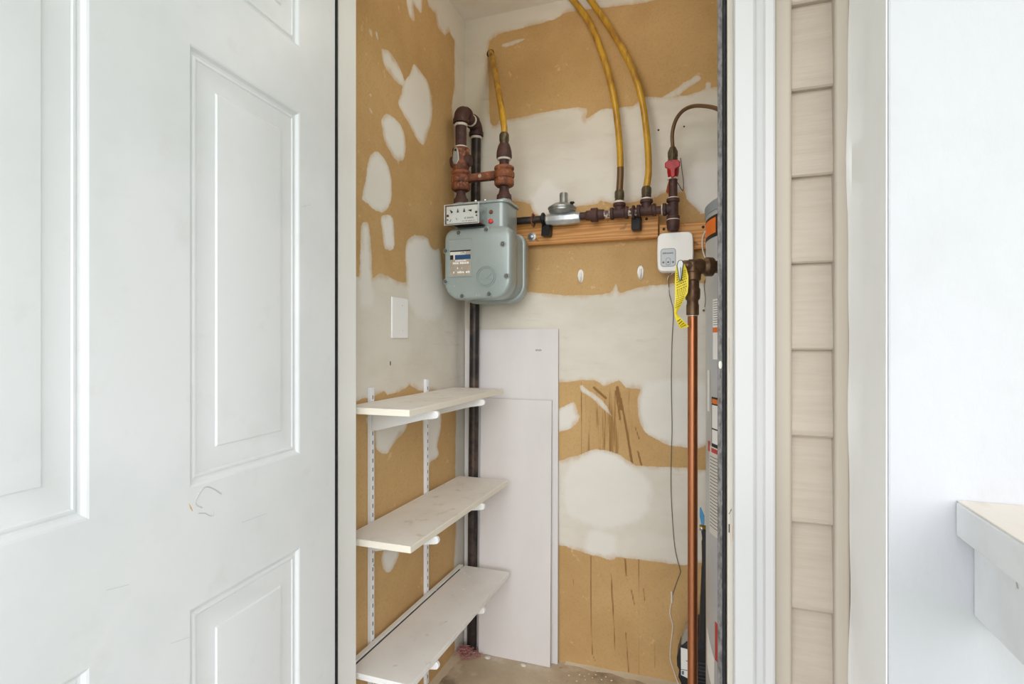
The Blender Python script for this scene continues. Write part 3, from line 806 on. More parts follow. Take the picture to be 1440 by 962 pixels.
ZB = 1.762; XO = -.673
mbr = thing('meter_bar', 'rusty orange meter bar joining inlet and outlet above the gas meter', 'meter bar', (XT, 1.80, ZB - .03))
b = MB()
b.prism([(XT + .02, 1.787, ZB - .014), (XO - .02, 1.787, ZB - .014), (XO - .02, 1.787, ZB + .016), (XT + .02, 1.787, ZB + .012)], (0, .026, 0)); b.build('web', 'rust_bar', mbr, smooth=False, bevel=.004)
for x in (XT, XO):
    MB().lathe((x, 1.80, ZB + .030), (0, 0, -1), [(.027, 0), (.034, .004), (.035, .012), (.031, .018), (.036, .026), (.036, .038), (.033, .044)], 20).build('hub', 'rust_bar', mbr)
    MB().lathe((x, 1.80, ZB - .014), (0, 0, -1), [(.033, 0), (.035, .004), (.035, .022), (.030, .028)], 8, ang0=.3).build('swivel_nut', 'rust_bar', mbr, bevel=.002)
    MB().lathe((x, 1.80, ZB - .042), (0, 0, -1), [(.017, 0), (.0165, .012), (.020, .024), (.0255, .030), (.0265, .046)], 16).build('spud', 'rust_pipe', mbr)
MB().lathe((XT + .078, 1.7872, ZB + .001), (0, -1, 0), [(.0065, 0), (.0065, .0006)], 14).build('bar_hole', 'label_tan', mbr)

# yellow stub line from the outlet into the back wall
yl = thing('yellow_gas_line', 'short yellow coated gas line rising from the meter outlet into wall', 'gas line', (XO, 1.80, ZB + .03), 'yellow coated gas lines')
def zpy(py, px, Y): return PY(px, py, Y).z
MB().lathe((XO, 1.80, ZB + .028), (0, 0, 1), [(.0165, 0), (.0165, .03)], 16).build('nipple', 'rust_pipe', yl)
MB().lathe((XO, 1.80, ZB + .050), (0, 0, 1), [(.0225, 0), (.0235, .004), (.0235, .008)], 16).build('thread_sealant', 'dope_white', yl)
MB().lathe((XO, 1.80, ZB + .056), (0, 0, 1), [(.026, 0), (.0275, .005), (.0265, .022), (.022, .040), (.0185, .049)], 18).build('reducer', 'rust_pipe', yl)
zf = ZB + .105
MB().lathe((XO, 1.80, zf), (0, 0, 1), [(.0140, 0), (.0155, .003), (.0155, .010), (.0168, .012), (.0168, .034), (.0135, .040)], 10).build('flare_fitting', 'brass_dull', yl)
pth = curve([(XO, 1.80, zf + .035), (XO - .002, 1.803, zf + .07), PY(702, 135, 1.84), PY(697, 108, 1.90), PY(692, 82, 1.965), PY(690, 74, 1.985)], 8)
MB().tube(pth, .0112, 14).build('tube', 'yellow_coat', yl)
pc = PY(689.5, 75, 1.9796); MB().lathe(pc, (0, -1, 0), [(.0155, 0), (.0150, .0006)], 16).build('wall_hole', 'tube_mouth', yl)

# ------------------------------------------------------------------ gas meter
MF = 1.700
gm = thing('gas_meter', 'grey gas meter with dial box hanging in the closet corner', 'gas meter', (-.735, 1.80, 1.325))
MX0, MX1 = PY(624, 380, MF).x, PY(718.5, 380, MF).x
MZ0, MZ1 = PY(670, 421, MF).z, PY(670, 319, MF).z
mcx, mcz, mw, mh = (MX0 + MX1) / 2, (MZ0 + MZ1) / 2, MX1 - MX0, MZ1 - MZ0
RR = (.060, .060, .034, .034)
def cover(y0, y1, w, h, m, nm, dome):
    b = MB(); rows = []
    for (sc, yy) in ((0.90, y0), (0.955, y0 + dome * .12), (0.985, y0 + dome * .45), (1.0, y0 + dome), (1.0, y1)):
        rows.append([(mcx + x * (1 - (1 - sc) * 1.0), yy, mcz + z * (1 - (1 - sc) * 1.0)) for x, z in rrect(w, h, RR, 6)])
    base = b.quadgrid(rows, close_u=True); n = len(rows[0])
    b.f.append(tuple(range(base, base + n))); b.f.append(tuple(reversed(range(base + 4 * n, base + 5 * n))))
    return b.build(nm, m, gm, angle=50)
cover(MF, MF + .052, mw, mh, 'meter_grey', 'front_cover', .018)
# flange line, centre body and rear cover
b = MB(); rows = []
for yy, k in ((MF + .050, .985), (MF + .056, .95), (MF + .135, .93), (MF + .145, .95)):
    rows.append([(mcx + x * k, yy, mcz + z * k) for x, z in rrect(mw, mh, RR, 6)])
b.quadgrid(rows, close_u=True); b.build('centre_body', 'meter_grey', gm, angle=50)
b = MB(); rows = []
for yy, k in ((MF + .143, .96), (MF + .146, 1.0), (MF + .152, 1.01), (MF + .158, 1.0), (MF + .190, .985), (MF + .200, .94)):
    rows.append([(mcx + x * k, yy, mcz - .004 + z * k) for x, z in rrect(mw, mh, RR, 6)])
base = b.quadgrid(rows, close_u=True); n = len(rows[0]); b.f.append(tuple(range(base + 5 * n, base + 6 * n))); b.f.append(tuple(range(base, base + n)))
b.build('rear_cover', 'meter_grey', gm, angle=50)
# upper gallery with its flanged lid
gx0, gx1, gz1 = MX0 + .012, PY(711, 300, 1.735).x, PY(700, 283.5, 1.74).z
b = MB(); g = rrect(gx1 - gx0, .135, .024, 5)
b.prism([((gx0 + gx1) / 2 + x, 1.802 + y, mcz + .05) for x, y in g], (0, 0, gz1 - mcz - .05)); b.build('gallery', 'meter_grey', gm, bevel=.003)
g = rrect(gx1 - gx0 + .014, .149, .03, 5)
b = MB(); b.prism([((gx0 + gx1) / 2 + x, 1.802 + y, gz1 - .004) for x, y in g], (0, 0, .009)); b.build('gallery_lid', 'meter_grey', gm, bevel=.002)
for x in (XT, XO):
    MB().lathe((x, 1.80, gz1 + .003), (0, 0, 1), [(.030, 0), (.028, .006), (.0245, .009), (.0245, ZB - .088 - gz1 + .001)], 18).build('connection_boss', 'meter_grey', gm)
for x, y in ((gx0 + .09, 1.732), (gx0 + .125, 1.732), (gx1 - .012, 1.868)):
    MB().lathe((x, y + .006, gz1 + .004), (0, 0, 1), [(.005, 0), (.005, .006), (.003, .007)], 6).build('lid_screw', 'steel', gm)
# bolts round the front cover
for px, py in ((645, 327.5), (684, 322.5), (707, 343), (626.5, 353), (712, 388), (626.5, 396), (650, 416.5), (688, 413.5)):
    p = PY(px, py, MF - .003)
    bo = MB().lathe(p + Vector((0, .008, 0)), (0, -1, 0), [(.0100, -.010), (.0100, .0065), (.0085, .0080)], 16).build('bolt', 'meter_grey', gm)
    MB().lathe(p + Vector((0, .0005, 0)), (0, -1, 0), [(.0068, 0), (.0068, .0042), (.0052, .0058)], 6).build('bolt_head', 'steel_dark', bo)
# embossed round emblem
p = PY(683.5, 389, MF)
b = MB(); n = 28
for (ra, rb_) in ((.0335, .0355), (.0275, .0290)):
    rows = [[(p.x + r * math.cos(k / n * math.tau), MF + yy, p.z + r * math.sin(k / n * math.tau)) for k in range(n)] for r, yy in ((ra, .0005), (ra + .0002, -.0030), (rb_ - .0002, -.0030), (rb_, .0005))]
    b.quadgrid(rows, close_u=True)
em = b.build('emblem_ring', 'meter_grey', gm, angle=60)
b = MB()
for a in (-.70, .70):
    d = Vector((math.cos(a), 0, math.sin(a))); nrm = Vector((-d.z, 0, d.x))
    o0 = Vector((p.x, MF - .0012, p.z - .006)); sgn = -1 if a < 0 else 1
    q0 = o0; q1 = o0 + Vector((sgn * abs(d.x), 0, abs(d.z))) * .025
    q0.y = q1.y = MF - .0024; nn = Vector((-(q1 - q0).z, 0, (q1 - q0).x)).normalized() * .0018
    b.prism([q0 - nn, q1 - nn, q1 + nn, q0 + nn], (0, .0027, 0))
b.box(p.x - .018, p.x + .018, MF - .0024, MF + .0003, p.z - .0105, p.z - .0075)
b.build('emblem_mark', 'meter_grey', em, smooth=False)

def glyphs(b, x0, x1, z, h, y, rnd, dens=.8, wmin=.35, wmax=.8):
    x = x0
    while x < x1:
        w = h * rnd.uniform(wmin, wmax)
        if rnd.random() < dens: b.box(x, min(x + w, x1), y - .0003, y, z, z + h * rnd.uniform(.75, 1))
        x += w + h * .22
rnd = random.Random(11)
def mp(px, py, Y=MF): return PY(px, py, Y)
# nameplate
a_, c_ = mp(631.5, 337), mp(664, 389)
npl = MB().box(a_.x, c_.x, MF - .0016, MF, c_.z, a_.z).build('nameplate', 'meter_grey', gm, smooth=False, bevel=.001)
wN, hN = c_.x - a_.x, a_.z - c_.z
b = MB(); e = .0016
for bx in ((a_.x, a_.x + e, c_.z, a_.z), (c_.x - e, c_.x, c_.z, a_.z), (a_.x + e, c_.x - e, c_.z, c_.z + e), (a_.x + e, c_.x - e, a_.z - e, a_.z)): b.box(bx[0], bx[1], MF - .0032, MF - .0014, bx[2], bx[3])
b.build('nameplate_rim', 'meter_grey', npl, smooth=False, bevel=.0005)
def nrow(f0, f1, m, g0=0.06, g1=.94, nm='nameplate_print'):
    return MB().box(a_.x + wN * g0, a_.x + wN * g1, MF - .0022, MF - .0015, a_.z - hN * f1, a_.z - hN * f0).build(nm, m, npl, smooth=False)
nrow(.30, .335, 'ink'); nrow(.335, .42, 'label_pale', .06, .72); nrow(.335, .42, 'label_tan', .72, .94)
nrow(.42, .54, 'ink', .06, .2); nrow(.42, .54, 'label_pale', .2, .27); nrow(.42, .54, 'label_blue', .27, .94)
nrow(.54, .96, 'label_tan')
b = MB(); yq = MF - .0022
for k, f in enumerate((.66, .79, .9)):
    glyphs(b, a_.x + wN * (.18, .36, .2)[k], a_.x + wN * (.86, .58, .9)[k], a_.z - hN * f, hN * .055, yq, rnd)
glyphs(b, a_.x + wN * .28, a_.x + wN * .75, a_.z - hN * .59, hN * .035, yq, rnd)
b.build('nameplate_lettering', 'plate_white', npl, smooth=False)

def text_mesh(txt, size, origin, m, parent, name, ex=.0002, plane='front', label=None):
    cu = bpy.data.curves.new('lettering', 'FONT'); cu.body = txt; cu.size = size; cu.extrude = ex
    cu.align_x = 'CENTER'; cu.align_y = 'CENTER'; cu.resolution_u = 2
    to = bpy.data.objects.new('lettering', cu); COL.objects.link(to)
    bpy.context.view_layer.update()
    dg = bpy.context.evaluated_depsgraph_get()
    me = bpy.data.meshes.new_from_object(to.evaluated_get(dg))
    bpy.data.objects.remove(to); bpy.data.curves.remove(cu)
    off = root_loc(parent); o0 = Vector(origin) - off
    for v in me.vertices:
        x, y, z = v.co
        v.co = (o0.x + x, o0.y - z, o0.z + y)
    me.name = name; me.materials.clear(); me.materials.append(MATS[m])
    o = bpy.data.objects.new(name, me); COL.objects.link(o); o.parent = parent
    return o
text_mesh('175', hN * .088, (a_.x + wN * .60, MF - .0024, a_.z - hN * .378), 'ink', npl, 'nameplate_number')

# dial box (index) with clear cover
iF, iB = 1.655, 1.745
i0, i1 = PY(625.5, 290, iF), PY(672.5, 314, iF)
ix0, ix1 = i0.x, i1.x
iz1, iz0 = PY(650, 287, iF).z, PY(650, 314.5, iF).z
idx = MB().box(ix0 + .004, ix1 - .004, iF + .0045, iF + .008, iz0 + .004, iz1 - .004).build('dial_plate', 'plate_white', gm, smooth=False)
b = MB()
for bx in ((ix0, ix1, iF, iF + .002, iz0, iz1), (ix0, ix0 + .002, iF + .002, iB, iz0, iz1), (ix1 - .002, ix1, iF + .002, iB, iz0, iz1), (ix0 + .002, ix1 - .002, iF + .002, iB, iz1 - .002, iz1), (ix0 + .002, ix1 - .002, iF + .002, iB, iz0, iz0 + .002)):
    b.box(*bx)
b.build('index_cover', 'clear_plastic', gm, smooth=False)
b = MB()
for bx in ((ix0, ix1, iF - .001, iF + .001, iz0 - .0025, iz0 + .0005), (ix0, ix1, iF - .001, iF + .001, iz1 - .0005, iz1 + .0025), (ix0 - .0025, ix0 + .0005, iF - .001, iF + .001, iz0 - .0025, iz1 + .0025), (ix1 - .0005, ix1 + .0025, iF - .001, iF + .001, iz0 - .0025, iz1 + .0025)):
    b.box(*bx)
b.build('cover_rim', 'zinc_bright', gm, smooth=False, bevel=.0006)
MB().box(ix0 + .012, ix1 - .008, iF + .016, iB, iz0 + .005, iz0 + .008).build('index_base', 'rust_pipe', gm, smooth=False)
MB().box(ix0 + .02, ix1 - .02, iF + .030, iF + .07, iz0 + .012, iz1 - .012).build('gear_train', 'zinc', gm, smooth=False, bevel=.003)
MB().prism([(ix0 - .006, iB - .006, iz0 - .006), (ix1 + .02, iB - .006, iz0 - .008), (ix1 + .030, iB - .006, iz0 + .010), (ix1 + .030, iB - .006, iz1 - .012), (ix1 + .02, iB - .006, iz1 + .006), (ix0 - .006, iB - .006, iz1 + .006)], (0, .010, 0)).build('index_flange', 'zinc_bright', gm, smooth=False, bevel=.002)
wI, hI = ix1 - ix0, iz1 - iz0
yD = iF + .0045
def dial(fx, fz, r, ang, big):
    c = Vector((ix0 + wI * fx, yD, iz0 + hI * fz))
    b = MB(); n = 20
    for k in range(10):
        a = k / 10 * math.tau
        b.box(c.x + r * math.cos(a) - .0003, c.x + r * math.cos(a) + .0003, yD - .0003, yD, c.z + r * math.sin(a) - .0003, c.z + r * math.sin(a) + .0003)
    d = b.build('dial_marks', 'ink_grey', idx, smooth=False)
    v = Vector((math.cos(ang), 0, math.sin(ang))); w = Vector((-v.z, 0, v.x))
    L = .0105 if big else .0075; hw = .0042 if big else .0012
    c2 = c + Vector((0, -.001, 0))
    MB().prism([c2 - v * L * .35 - w * hw, c2 + v * L, c2 - v * L * .35 + w * hw], (0, .0006, 0)).build('dial_pointer', 'ink', idx, smooth=False)
for fx, a in ((.19, 2.2), (.38, 1.55), (.57, 1.55), (.76, 3.0)): dial(fx, .66, .0085, a, True)
dial(.15, .2, .006, 1.1, False); dial(.34, .28, .006, -.8, False)
b = MB()
glyphs(b, ix0 + wI * .58, ix0 + wI * .84, iz0 + hI * .25, hI * .1, yD, rnd, .9, .2, .3); glyphs(b, ix0 + wI * .5, ix0 + wI * .88, iz0 + hI * .13, hI * .035, yD, rnd)
b.build('dial_lettering', 'ink_grey', idx, smooth=False)
for fx, fz, r in ((.075, .47, .0042), (.07, .26, .0026), (.925, .55, .0042), (.935, .38, .0026)):
    MB().lathe((ix0 + wI * fx, yD, iz0 + hI * fz), (0, -1, 0), [(r, 0), (r, .0012)], 12).build('plate_screw', 'ink', idx)
sp = Vector((ix1 + .013, iB - .012, iz0 + .018))
MB().lathe(sp, (.2, -1, 0), [(.0075, 0), (.0085, .003), (.0075, .008), (.004, .010)], 14).build('red_seal', 'seal_red', gm, label='red plastic security seal')
MB().lathe(sp + Vector((0, .002, .032)), (.2, -1, 0), [(.0075, 0), (.0075, .003), (.005, .005)], 6).build('rusty_screw', 'rust_bar', gm)

# ------------------------------------------------------------------ wooden backing boards
YW = YB - .038
def wx(px): return PY(px, 330, YW).x
lz0, lz1 = PY(850, 338, YW).z, PY(850, 305, YW).z
for x0, x1, z0, z1, lab in ((wx(712), wx(925.5), PY(820, 340, YW).z, PY(820, 340, YW).z + .083, 'long pine backing board behind the gas manifold'),
                            (wx(927.5), .12, PY(960, 351, YW).z, PY(960, 351, YW).z + .089, 'short pine backing board behind the white control box')):
    bd = thing('backing_board', lab, 'board', (x0, YB, z0), 'pine backing boards')
    MB().box(x0, x1, YW, YB - .0005, z0, z1).build('plank', 'pine', bd, smooth=False, bevel=.002)
    for k, (fx, fz) in enumerate(((.04, .5), (.93, .78)) if x1 < 0 else ((.05, .82), (.5, .8))):
        MB().lathe((x0 + (x1 - x0) * fx, YW, z0 + (z1 - z0) * fz), (0, -1, 0), [(.005, 0), (.0045, .0008)], 10).build('screw_head', 'hole_dark', bd)
# galvanized plug on the long board
p = PY(748, 333, YW)
MB().lathe((p.x, YW - .0002, p.z), (0, -1, 0), [(.016, 0), (.016, .002), (.009, .003), (.009, .009), (.005, .011)], 12).build('washer_bolt', 'zinc', bpy.data.objects['backing_board'])

# ------------------------------------------------------------------ gas manifold
YM, ZM = 1.900, 1.620
def mx_(px): return PY(px, 300, YM).x
gmf = thing('gas_manifold', 'rusty threaded gas manifold pipe with three tees on the back wall', 'pipe', (mx_(870), YM, ZM))
def hpipe(p0, p1, r, nm, m, prof=None, seg=16):
    x0, x1 = mx_(p0), mx_(p1)
    if prof is None: prof = [(r, 0), (r, 1)]
    return MB().lathe((x0, YM, ZM), (1, 0, 0), [(q, h * (x1 - x0)) for q, h in prof], seg).build(nm, m, gmf)
hpipe(700, 772, .0133, 'supply_pipe', 'black_pipe')
hpipe(812, 830, .0133, 'nipple', 'rust_pipe')
hpipe(824, 850, 0, 'union', 'rust_pipe', [(.0155, 0), (.0175, .05), (.0175, .28), (.0245, .30), (.0250, .62), (.0215, .66), (.0185, .70), (.0175, .95), (.0155, 1)])
hpipe(847, 861, .0136, 'nipple', 'dope_rust')
def tee(c, axis, branch, run, br, nm, r=.0172, lip=.0212):
    b = MB(); c = Vector(c); a = Vector(axis); d = Vector(branch)
    b.lathe(c - a * run, a, [(lip * .95, 0), (lip, .002), (lip, .010), (r, .013), (r, 2 * run - .013), (lip, 2 * run - .010), (lip, 2 * run - .002), (lip * .95, 2 * run)], 18)
    b.lathe(c, d, [(r, 0), (r, br - .013), (lip, br - .010), (lip, br - .002), (lip * .95, br)], 18)
    return b.build(nm, 'rust_pipe', gmf)
x1t, x2t, x3t = mx_(871), mx_(909), mx_(946.5)
tee((x1t, YM, ZM), (1, 0, 0), (0, 0, 1), .0305, .034, 'tee')
hpipe(881, 900, .0136, 'nipple', 'dope_rust')
tee((x2t, YM, ZM + .002), (1, 0, 0), (0, 0, 1), .031, .036, 'tee')
hpipe(920, 938, .0133, 'nipple', 'rust_pipe')
tee((x3t, YM, ZM), (0, 0, 1), (-1, 0, 0), .034, .033, 'tee')
MB().lathe((x3t - .033, YM, ZM), (-1, 0, 0), [(.0165, -.001), (.018, .001), (.017, .004)], 16).build('thread_sealant', 'dope_white', gmf)
MB().lathe((x3t, YM, ZM - .034), (0, 0, -1), [(.0195, -.001), (.0205, .001), (.0195, .004)], 16).build('thread_sealant', 'dope_white', gmf)
MB().lathe((x3t, YM, ZM - .037), (0, 0, -1), [(.0205, 0), (.0215, .003), (.0195, .028), (.0165, .0345)], 12).build('drip_cap', 'rust_pipe', gmf)
zt = PY(947, 250, YM).z
MB().cyl((x3t, YM, ZM + .030), (x3t, YM, zt), .0140, 16).build('branch_nipple', 'rust_pipe', gmf)
MB().lathe((x3t, YM, ZM + .034), (0, 0, 1), [(.018, -.001), (.0185, .001), (.0165, .004)], 16).build('thread_sealant', 'dope_white', gmf)
for xt, dz in ((x1t, .034), (x2t, .036)):
    MB().lathe((xt, YM, ZM + dz), (0, 0, 1), [(.0185, -.001), (.0165, .004), (.0150, .008)], 16).build('thread_sealant', 'dope_white', gmf)
# loose rust-red ring round the supply pipe
p = PY(750, 312, YM)
b = MB(); ring = [Vector((p.x + .0015 * math.sin(k), YM + .021 * math.cos(k / 20 * math.tau), ZM - .002 + .0225 * math.sin(k / 20 * math.tau))) for k in range(21)]
b.tube(ring, .0032, 8, caps=False); tag(b.build('pipe_ring', 'rust_bar'), 'rust red ring hung round the gas pipe beside the meter', 'pipe ring')

# straps that hang the manifold from the boards
def strap(px, lab):
    x = mx_(px); st = thing('pipe_strap', lab, 'pipe strap', (x, YW, ZM - .06), 'black pipe straps')
    b = MB(); b.tube([Vector((x, YM + (.0185) * math.cos(a), ZM + .0185 * math.sin(a))) for a in [i / 12 * math.tau for i in range(13)]], .0052, 8, caps=False)
    b.build('hook', 'strap_black' if px < 800 else 'rust_pipe', st)
    x += .008
    MB().prism([(x - .016, YM + .006, ZM - .014), (x + .016, YM + .006, ZM - .014), (x + .016, YM - .004, ZM - .052), (x + .015, YM - .004, ZM - .060), (x - .016, YM - .004, ZM - .060)], (0, YW - YM - .004 - .0006, 0)).build('bracket_block', 'strap_black', st, smooth=False, bevel=.003)
strap(764, 'black pipe strap left of the silver regulator')
strap(891, 'black pipe strap between the two yellow gas lines')

# regulator
x0, x1 = mx_(768), mx_(816.5); xm = (x0 + x1) / 2
rg = thing('gas_regulator', 'silver gas pressure regulator with upright vent cylinder', 'regulator', (xm, YM, ZM))
MB().lathe((x0, YM, ZM - .004), (1, 0, 0), [(.017, 0), (.020, .003), (.020, .014), (.0225, .02), (.0235, .05), (.0225, x1 - x0 - .022), (.020, x1 - x0 - .014), (.020, x1 - x0 - .003), (.017, x1 - x0)], 8, ang0=.39).build('body', 'zinc_bright', rg, bevel=.003)
MB().lathe((xm - .004, YM, ZM + .012), (0, 0, 1), [(.030, 0), (.044, .006), (.0475, .010), (.0475, .016), (.0500, .018), (.0500, .023), (.046, .026), (.030, .036), (.0175, .040)], 28).build('diaphragm_case', 'zinc', rg)
MB().lathe((xm + .002, YM, ZM + .046), (0, 0, 1), [(.0165, 0), (.0150, .004), (.0150, .036), (.0135, .040)], 18).build('vent_cylinder', 'zinc', rg)
MB().lathe((xm + .036, YM - .014, ZM + .034), (0, 0, 1), [(.004, 0), (.004, .009), (.0085, .010), (.0085, .015)], 6).build('cover_bolt', 'ink', rg)

# yellow lines from the tees to the ceiling
def yline(x, zb, path, lab, brown):
    o = thing('yellow_gas_line', lab, 'gas line', (x, YM, zb), 'yellow coated gas lines')
    MB().lathe((x, YM, zb), (0, 0, 1), [(.0125, 0), (.0150, .003), (.0160, .008), (.0160, .013), (.0150, .015), (.0165, .017), (.0165, .036), (.0135, .042)], 8).build('flare_fitting', 'brass_dull', o, bevel=.001)
    pts = curve([(x, YM, zb + .036)] + path, 8)
    MB().tube(pts, .0112, 14).build('tube', 'yellow_coat', o)
    if brown: MB().tube(pts[:10], .0116, 14).build('bare_end', 'tube_copper', o)
    return o
yline(x1t, ZM + .036, [PY(872.5, 240, 1.902), PY(871, 200, 1.906), PY(865.5, 150, 1.914), PY(857, 110, 1.922), PY(845, 70, 1.932), PY(828, 30, 1.944), PY(806, 0, 1.955), PY(798, -10, 1.958)],
      'yellow coated gas line curving to the ceiling, left of the long pair', True)
yline(x2t, ZM + .040, [PY(912, 240, 1.902), PY(910.5, 200, 1.906), PY(904.5, 150, 1.914), PY(894, 110, 1.922), PY(880, 78, 1.932), PY(858, 40, 1.944), PY(834, 5, 1.955), PY(824, -9, 1.958)],
      'yellow coated gas line curving to the ceiling, right of the long pair', False)

# red shut-off valve, tag and the tube to the heater
rv = thing('shutoff_valve', 'small gas shutoff valve with red wing handle above the manifold', 'valve', (x3t, YM, zt))
MB().lathe((x3t, YM, zt - .006), (0, 0, 1), [(.016, 0), (.018, .001), (.018, .004), (.0165, .006)], 14).build('thread_sealant', 'dope_white', rv)
MB().lathe((x3t, YM, zt), (0, 0, 1), [(.0145, 0), (.017, .006), (.019, .018), (.0195, .030), (.0165, .046), (.0135, .054)], 14).build('body', 'valve_red', rv)
vc = Vector((x3t, YM - .018, zt + .030))
b = MB(); b.lathe(vc, (0, -1, 0), [(.012, 0), (.012, .008), (.009, .010)], 14)
b.build('stem_boss', 'valve_red', rv)
hp = [(-.024, .012), (-.012, .020), (.012, .020), (.024, .012), (.024, -.004), (.009, -.012), (.008, -.036), (-.004, -.040), (-.008, -.012), (-.024, -.004)]
MB().prism([(vc.x + x, vc.y - .010, vc.z + z) for x, z in hp], (0, -.006, 0)).build('wing_handle', 'valve_red', rv, bevel=.0025)
ztop = zt + .052
MB().lathe((x3t - .001, YM, ztop), (0, 0, 1), [(.0135, 0), (.0160, .003), (.0160, .012), (.0150, .014), (.0165, .016), (.0165, .034), (.011, .046), (.009, .050)], 8).build('flare_fitting', 'brass_dull', rv, bevel=.001)
b = MB(); b.tube(curve([(x3t - .001, YM, ztop + .045), PY(945.5, 188, 1.898), PY(950, 170, 1.885), PY(959, 157, 1.865), PY(972, 150, 1.840), PY(988, 149, 1.80), PY(1008, 153, 1.75), PY(1022, 165, 1.69), PY(1030, 190, 1.65)], 8), .0062, 10)
tag(b.build('heater_gas_tube', 'tube_copper'), 'thin brown tube arching from the red valve towards the water heater', 'gas line')
b = MB()
tp = [PY(943, 246, YM - .006), PY(938, 262, YM - .012), PY(936.5, 270, YM - .014), PY(943, 277, YM + .010), PY(944, 262, YM + .012)]
b.prism(tp, (.0005, -.0006, 0)); tag(b.build('paper_tag', 'tag_orange', smooth=False), 'faded orange paper tag tucked behind the valve pipe', 'tag')
b = MB(); b.tube(curve([PY(957, 222, 1.977), PY(959, 240, 1.976), PY(961, 255, 1.976), PY(960, 268, 1.977), PY(952, 256, 1.93), (x3t + .010, YM + .012, zt - .03)], 6), .0011, 6)
tag(b.build('tag_wire', 'hole_dark'), 'thin bent wire hanging beside the red valve pipe', 'wire')

# ------------------------------------------------------------------ adhesive hooks
def hook(px, py, lab):
    p = PY(px, py, YB); o = thing('adhesive_hook', lab, 'hook', (p.x, YB, p.z), 'white adhesive hooks')
    out = [(math.cos(k / 20 * math.tau) * .0105, math.sin(k / 20 * math.tau) * .025) for k in range(20)]
    MB().prism([(p.x + x * (1 + .12 * (z > 0)), YB - .005, p.z + z) for x, z in out], (0, .0048, 0)).build('base', 'plastic_white', o, bevel=.002)
    MB().tube(curve([(p.x, YB - .005, p.z + .012), (p.x, YB - .008, p.z - .004), (p.x, YB - .014, p.z - .016), (p.x, YB - .021, p.z - .015), (p.x, YB - .023, p.z - .006)], 5), .0042, 10).build('hook_arm', 'plastic_white', o)
hook(817, 388.5, 'white adhesive wall hook nearer the gas meter')
hook(901, 383.5, 'white adhesive wall hook nearer the white control box')

# ------------------------------------------------------------------ white control box and its cord
YP = 1.902
a_, c_ = PY(923.5, 328, YP), PY(975.5, 382, YP)
cx, cz, w_, h_ = (a_.x + c_.x) / 2, (a_.z + c_.z) / 2 + .002, c_.x - a_.x, a_.z - c_.z
cb = thing('control_box', 'white plastic control box with small button panel on the back wall', 'control box', (cx, YW, cz - h_ / 2))
def barrel(w, h, r, n=6, bul=.05):
    return [(x * (1 + bul * (1 - (2 * z / h) ** 2)), z * (1 + .02 * (1 - (2 * x / w) ** 2))) for x, z in rrect(w, h, r, n)]
def barrel2(w, h, r):
    base = []
    for x, z in rrect(w, h, r, 6): base.append((x, z))
    out = []
    for i in range(len(base)):
        a = base[i]; c = base[(i + 1) % len(base)]
        for k in range(4):
            t = k / 4; out.append((a[0] + (c[0] - a[0]) * t, a[1] + (c[1] - a[1]) * t))
    return [(x * (1 + .05 * (1 - (2 * z / h) ** 2)), z * (1 + .02 * (1 - (2 * x / w) ** 2))) for x, z in out]
b = MB(); ol = barrel2(w_ * .95, h_ * .97, .016); rows = []
for k, yy in ((1.0, YW - .0004), (1.0, YP + .010), (.985, YP + .004), (.95, YP)):
    rows.append([(cx + x * k, yy, cz + z * k) for x, z in ol])
base = b.quadgrid(rows, close_u=True); n = len(ol); b.f.append(tuple(range(base, base + n))); b.f.append(tuple(range(base + 3 * n, base + 4 * n)))
b.build('housing', 'plastic_white', cb, angle=50)
p0, p1 = PY(929, 350, YP), PY(950.5, 374.5, YP)
pcx, pcz, pw, ph = (p0.x + p1.x) / 2, (p0.z + p1.z) / 2, p1.x - p0.x, p0.z - p1.z
MB().prism([(pcx + x, YP - .0008, pcz + z) for x, z in rrect(pw, ph, .010, 5)], (0, .001, 0)).build('panel_outline', 'panel_line', cb, smooth=False)
pn = MB().prism([(pcx + x, YP - .0013, pcz + z) for x, z in rrect(pw - .004, ph - .004, .008, 5)], (0, .001, 0)).build('button_panel', 'panel_blue', cb, smooth=False)
b = MB(); glyphs(b, pcx - pw * .36, pcx + pw * .34, pcz + ph * .20, ph * .085, YP - .0012, random.Random(5), 1.0, .5, .9); b.build('maker_lettering', 'ink_grey', pn, smooth=False)
MB().prism([(pcx + x, YP - .0016, pcz - ph * .22 + z) for x, z in rrect(pw * .32, ph * .42, .007, 4)], (0, .0005, 0)).build('button_outline', 'panel_line', pn, smooth=False)
MB().prism([(pcx + x, YP - .0019, pcz - ph * .22 + z) for x, z in rrect(pw * .26, ph * .36, .006, 4)], (0, .0005, 0)).build('button_field', 'panel_blue', pn, smooth=False)
for f in (-.32, 0, .32):
    MB().lathe((pcx + pw * f, YP - .0012, pcz - ph * .26), (0, -1, 0), [(.0036, 0), (.0034, .0018)], 12).build('button', 'ink_grey', pn)
YC = YB - .004
b = MB(); b.tube(curve([(cx - .012, YW - .012, cz - h_ * .47), PY(940, 392, 1.95), PY(940.5, 402, YC), PY(941, 412, YC), PY(944, 424, YC), PY(947, 440, YC), PY(945, 480, YC), PY(944, 540, YC), PY(945, 600, YC), PY(944, 640, YC), PY(943.5, 680, YC), PY(945, 720, YC), PY(949, 770, YC), PY(956, 800, YC), (PY(957, 804, YC)), PY(953, 815, YC), PY(945, 838, YC)], 6), .0014, 6)
cord = thing('hanging_cord', 'thin cord hanging from the control box down the back wall', 'cord', (PY(944, 900, YC).x, YC, 0))
ob = b.build('shaded_upper_cord', 'cord_dark', cord)  # white cord's upper part, its shade put into a darker colour
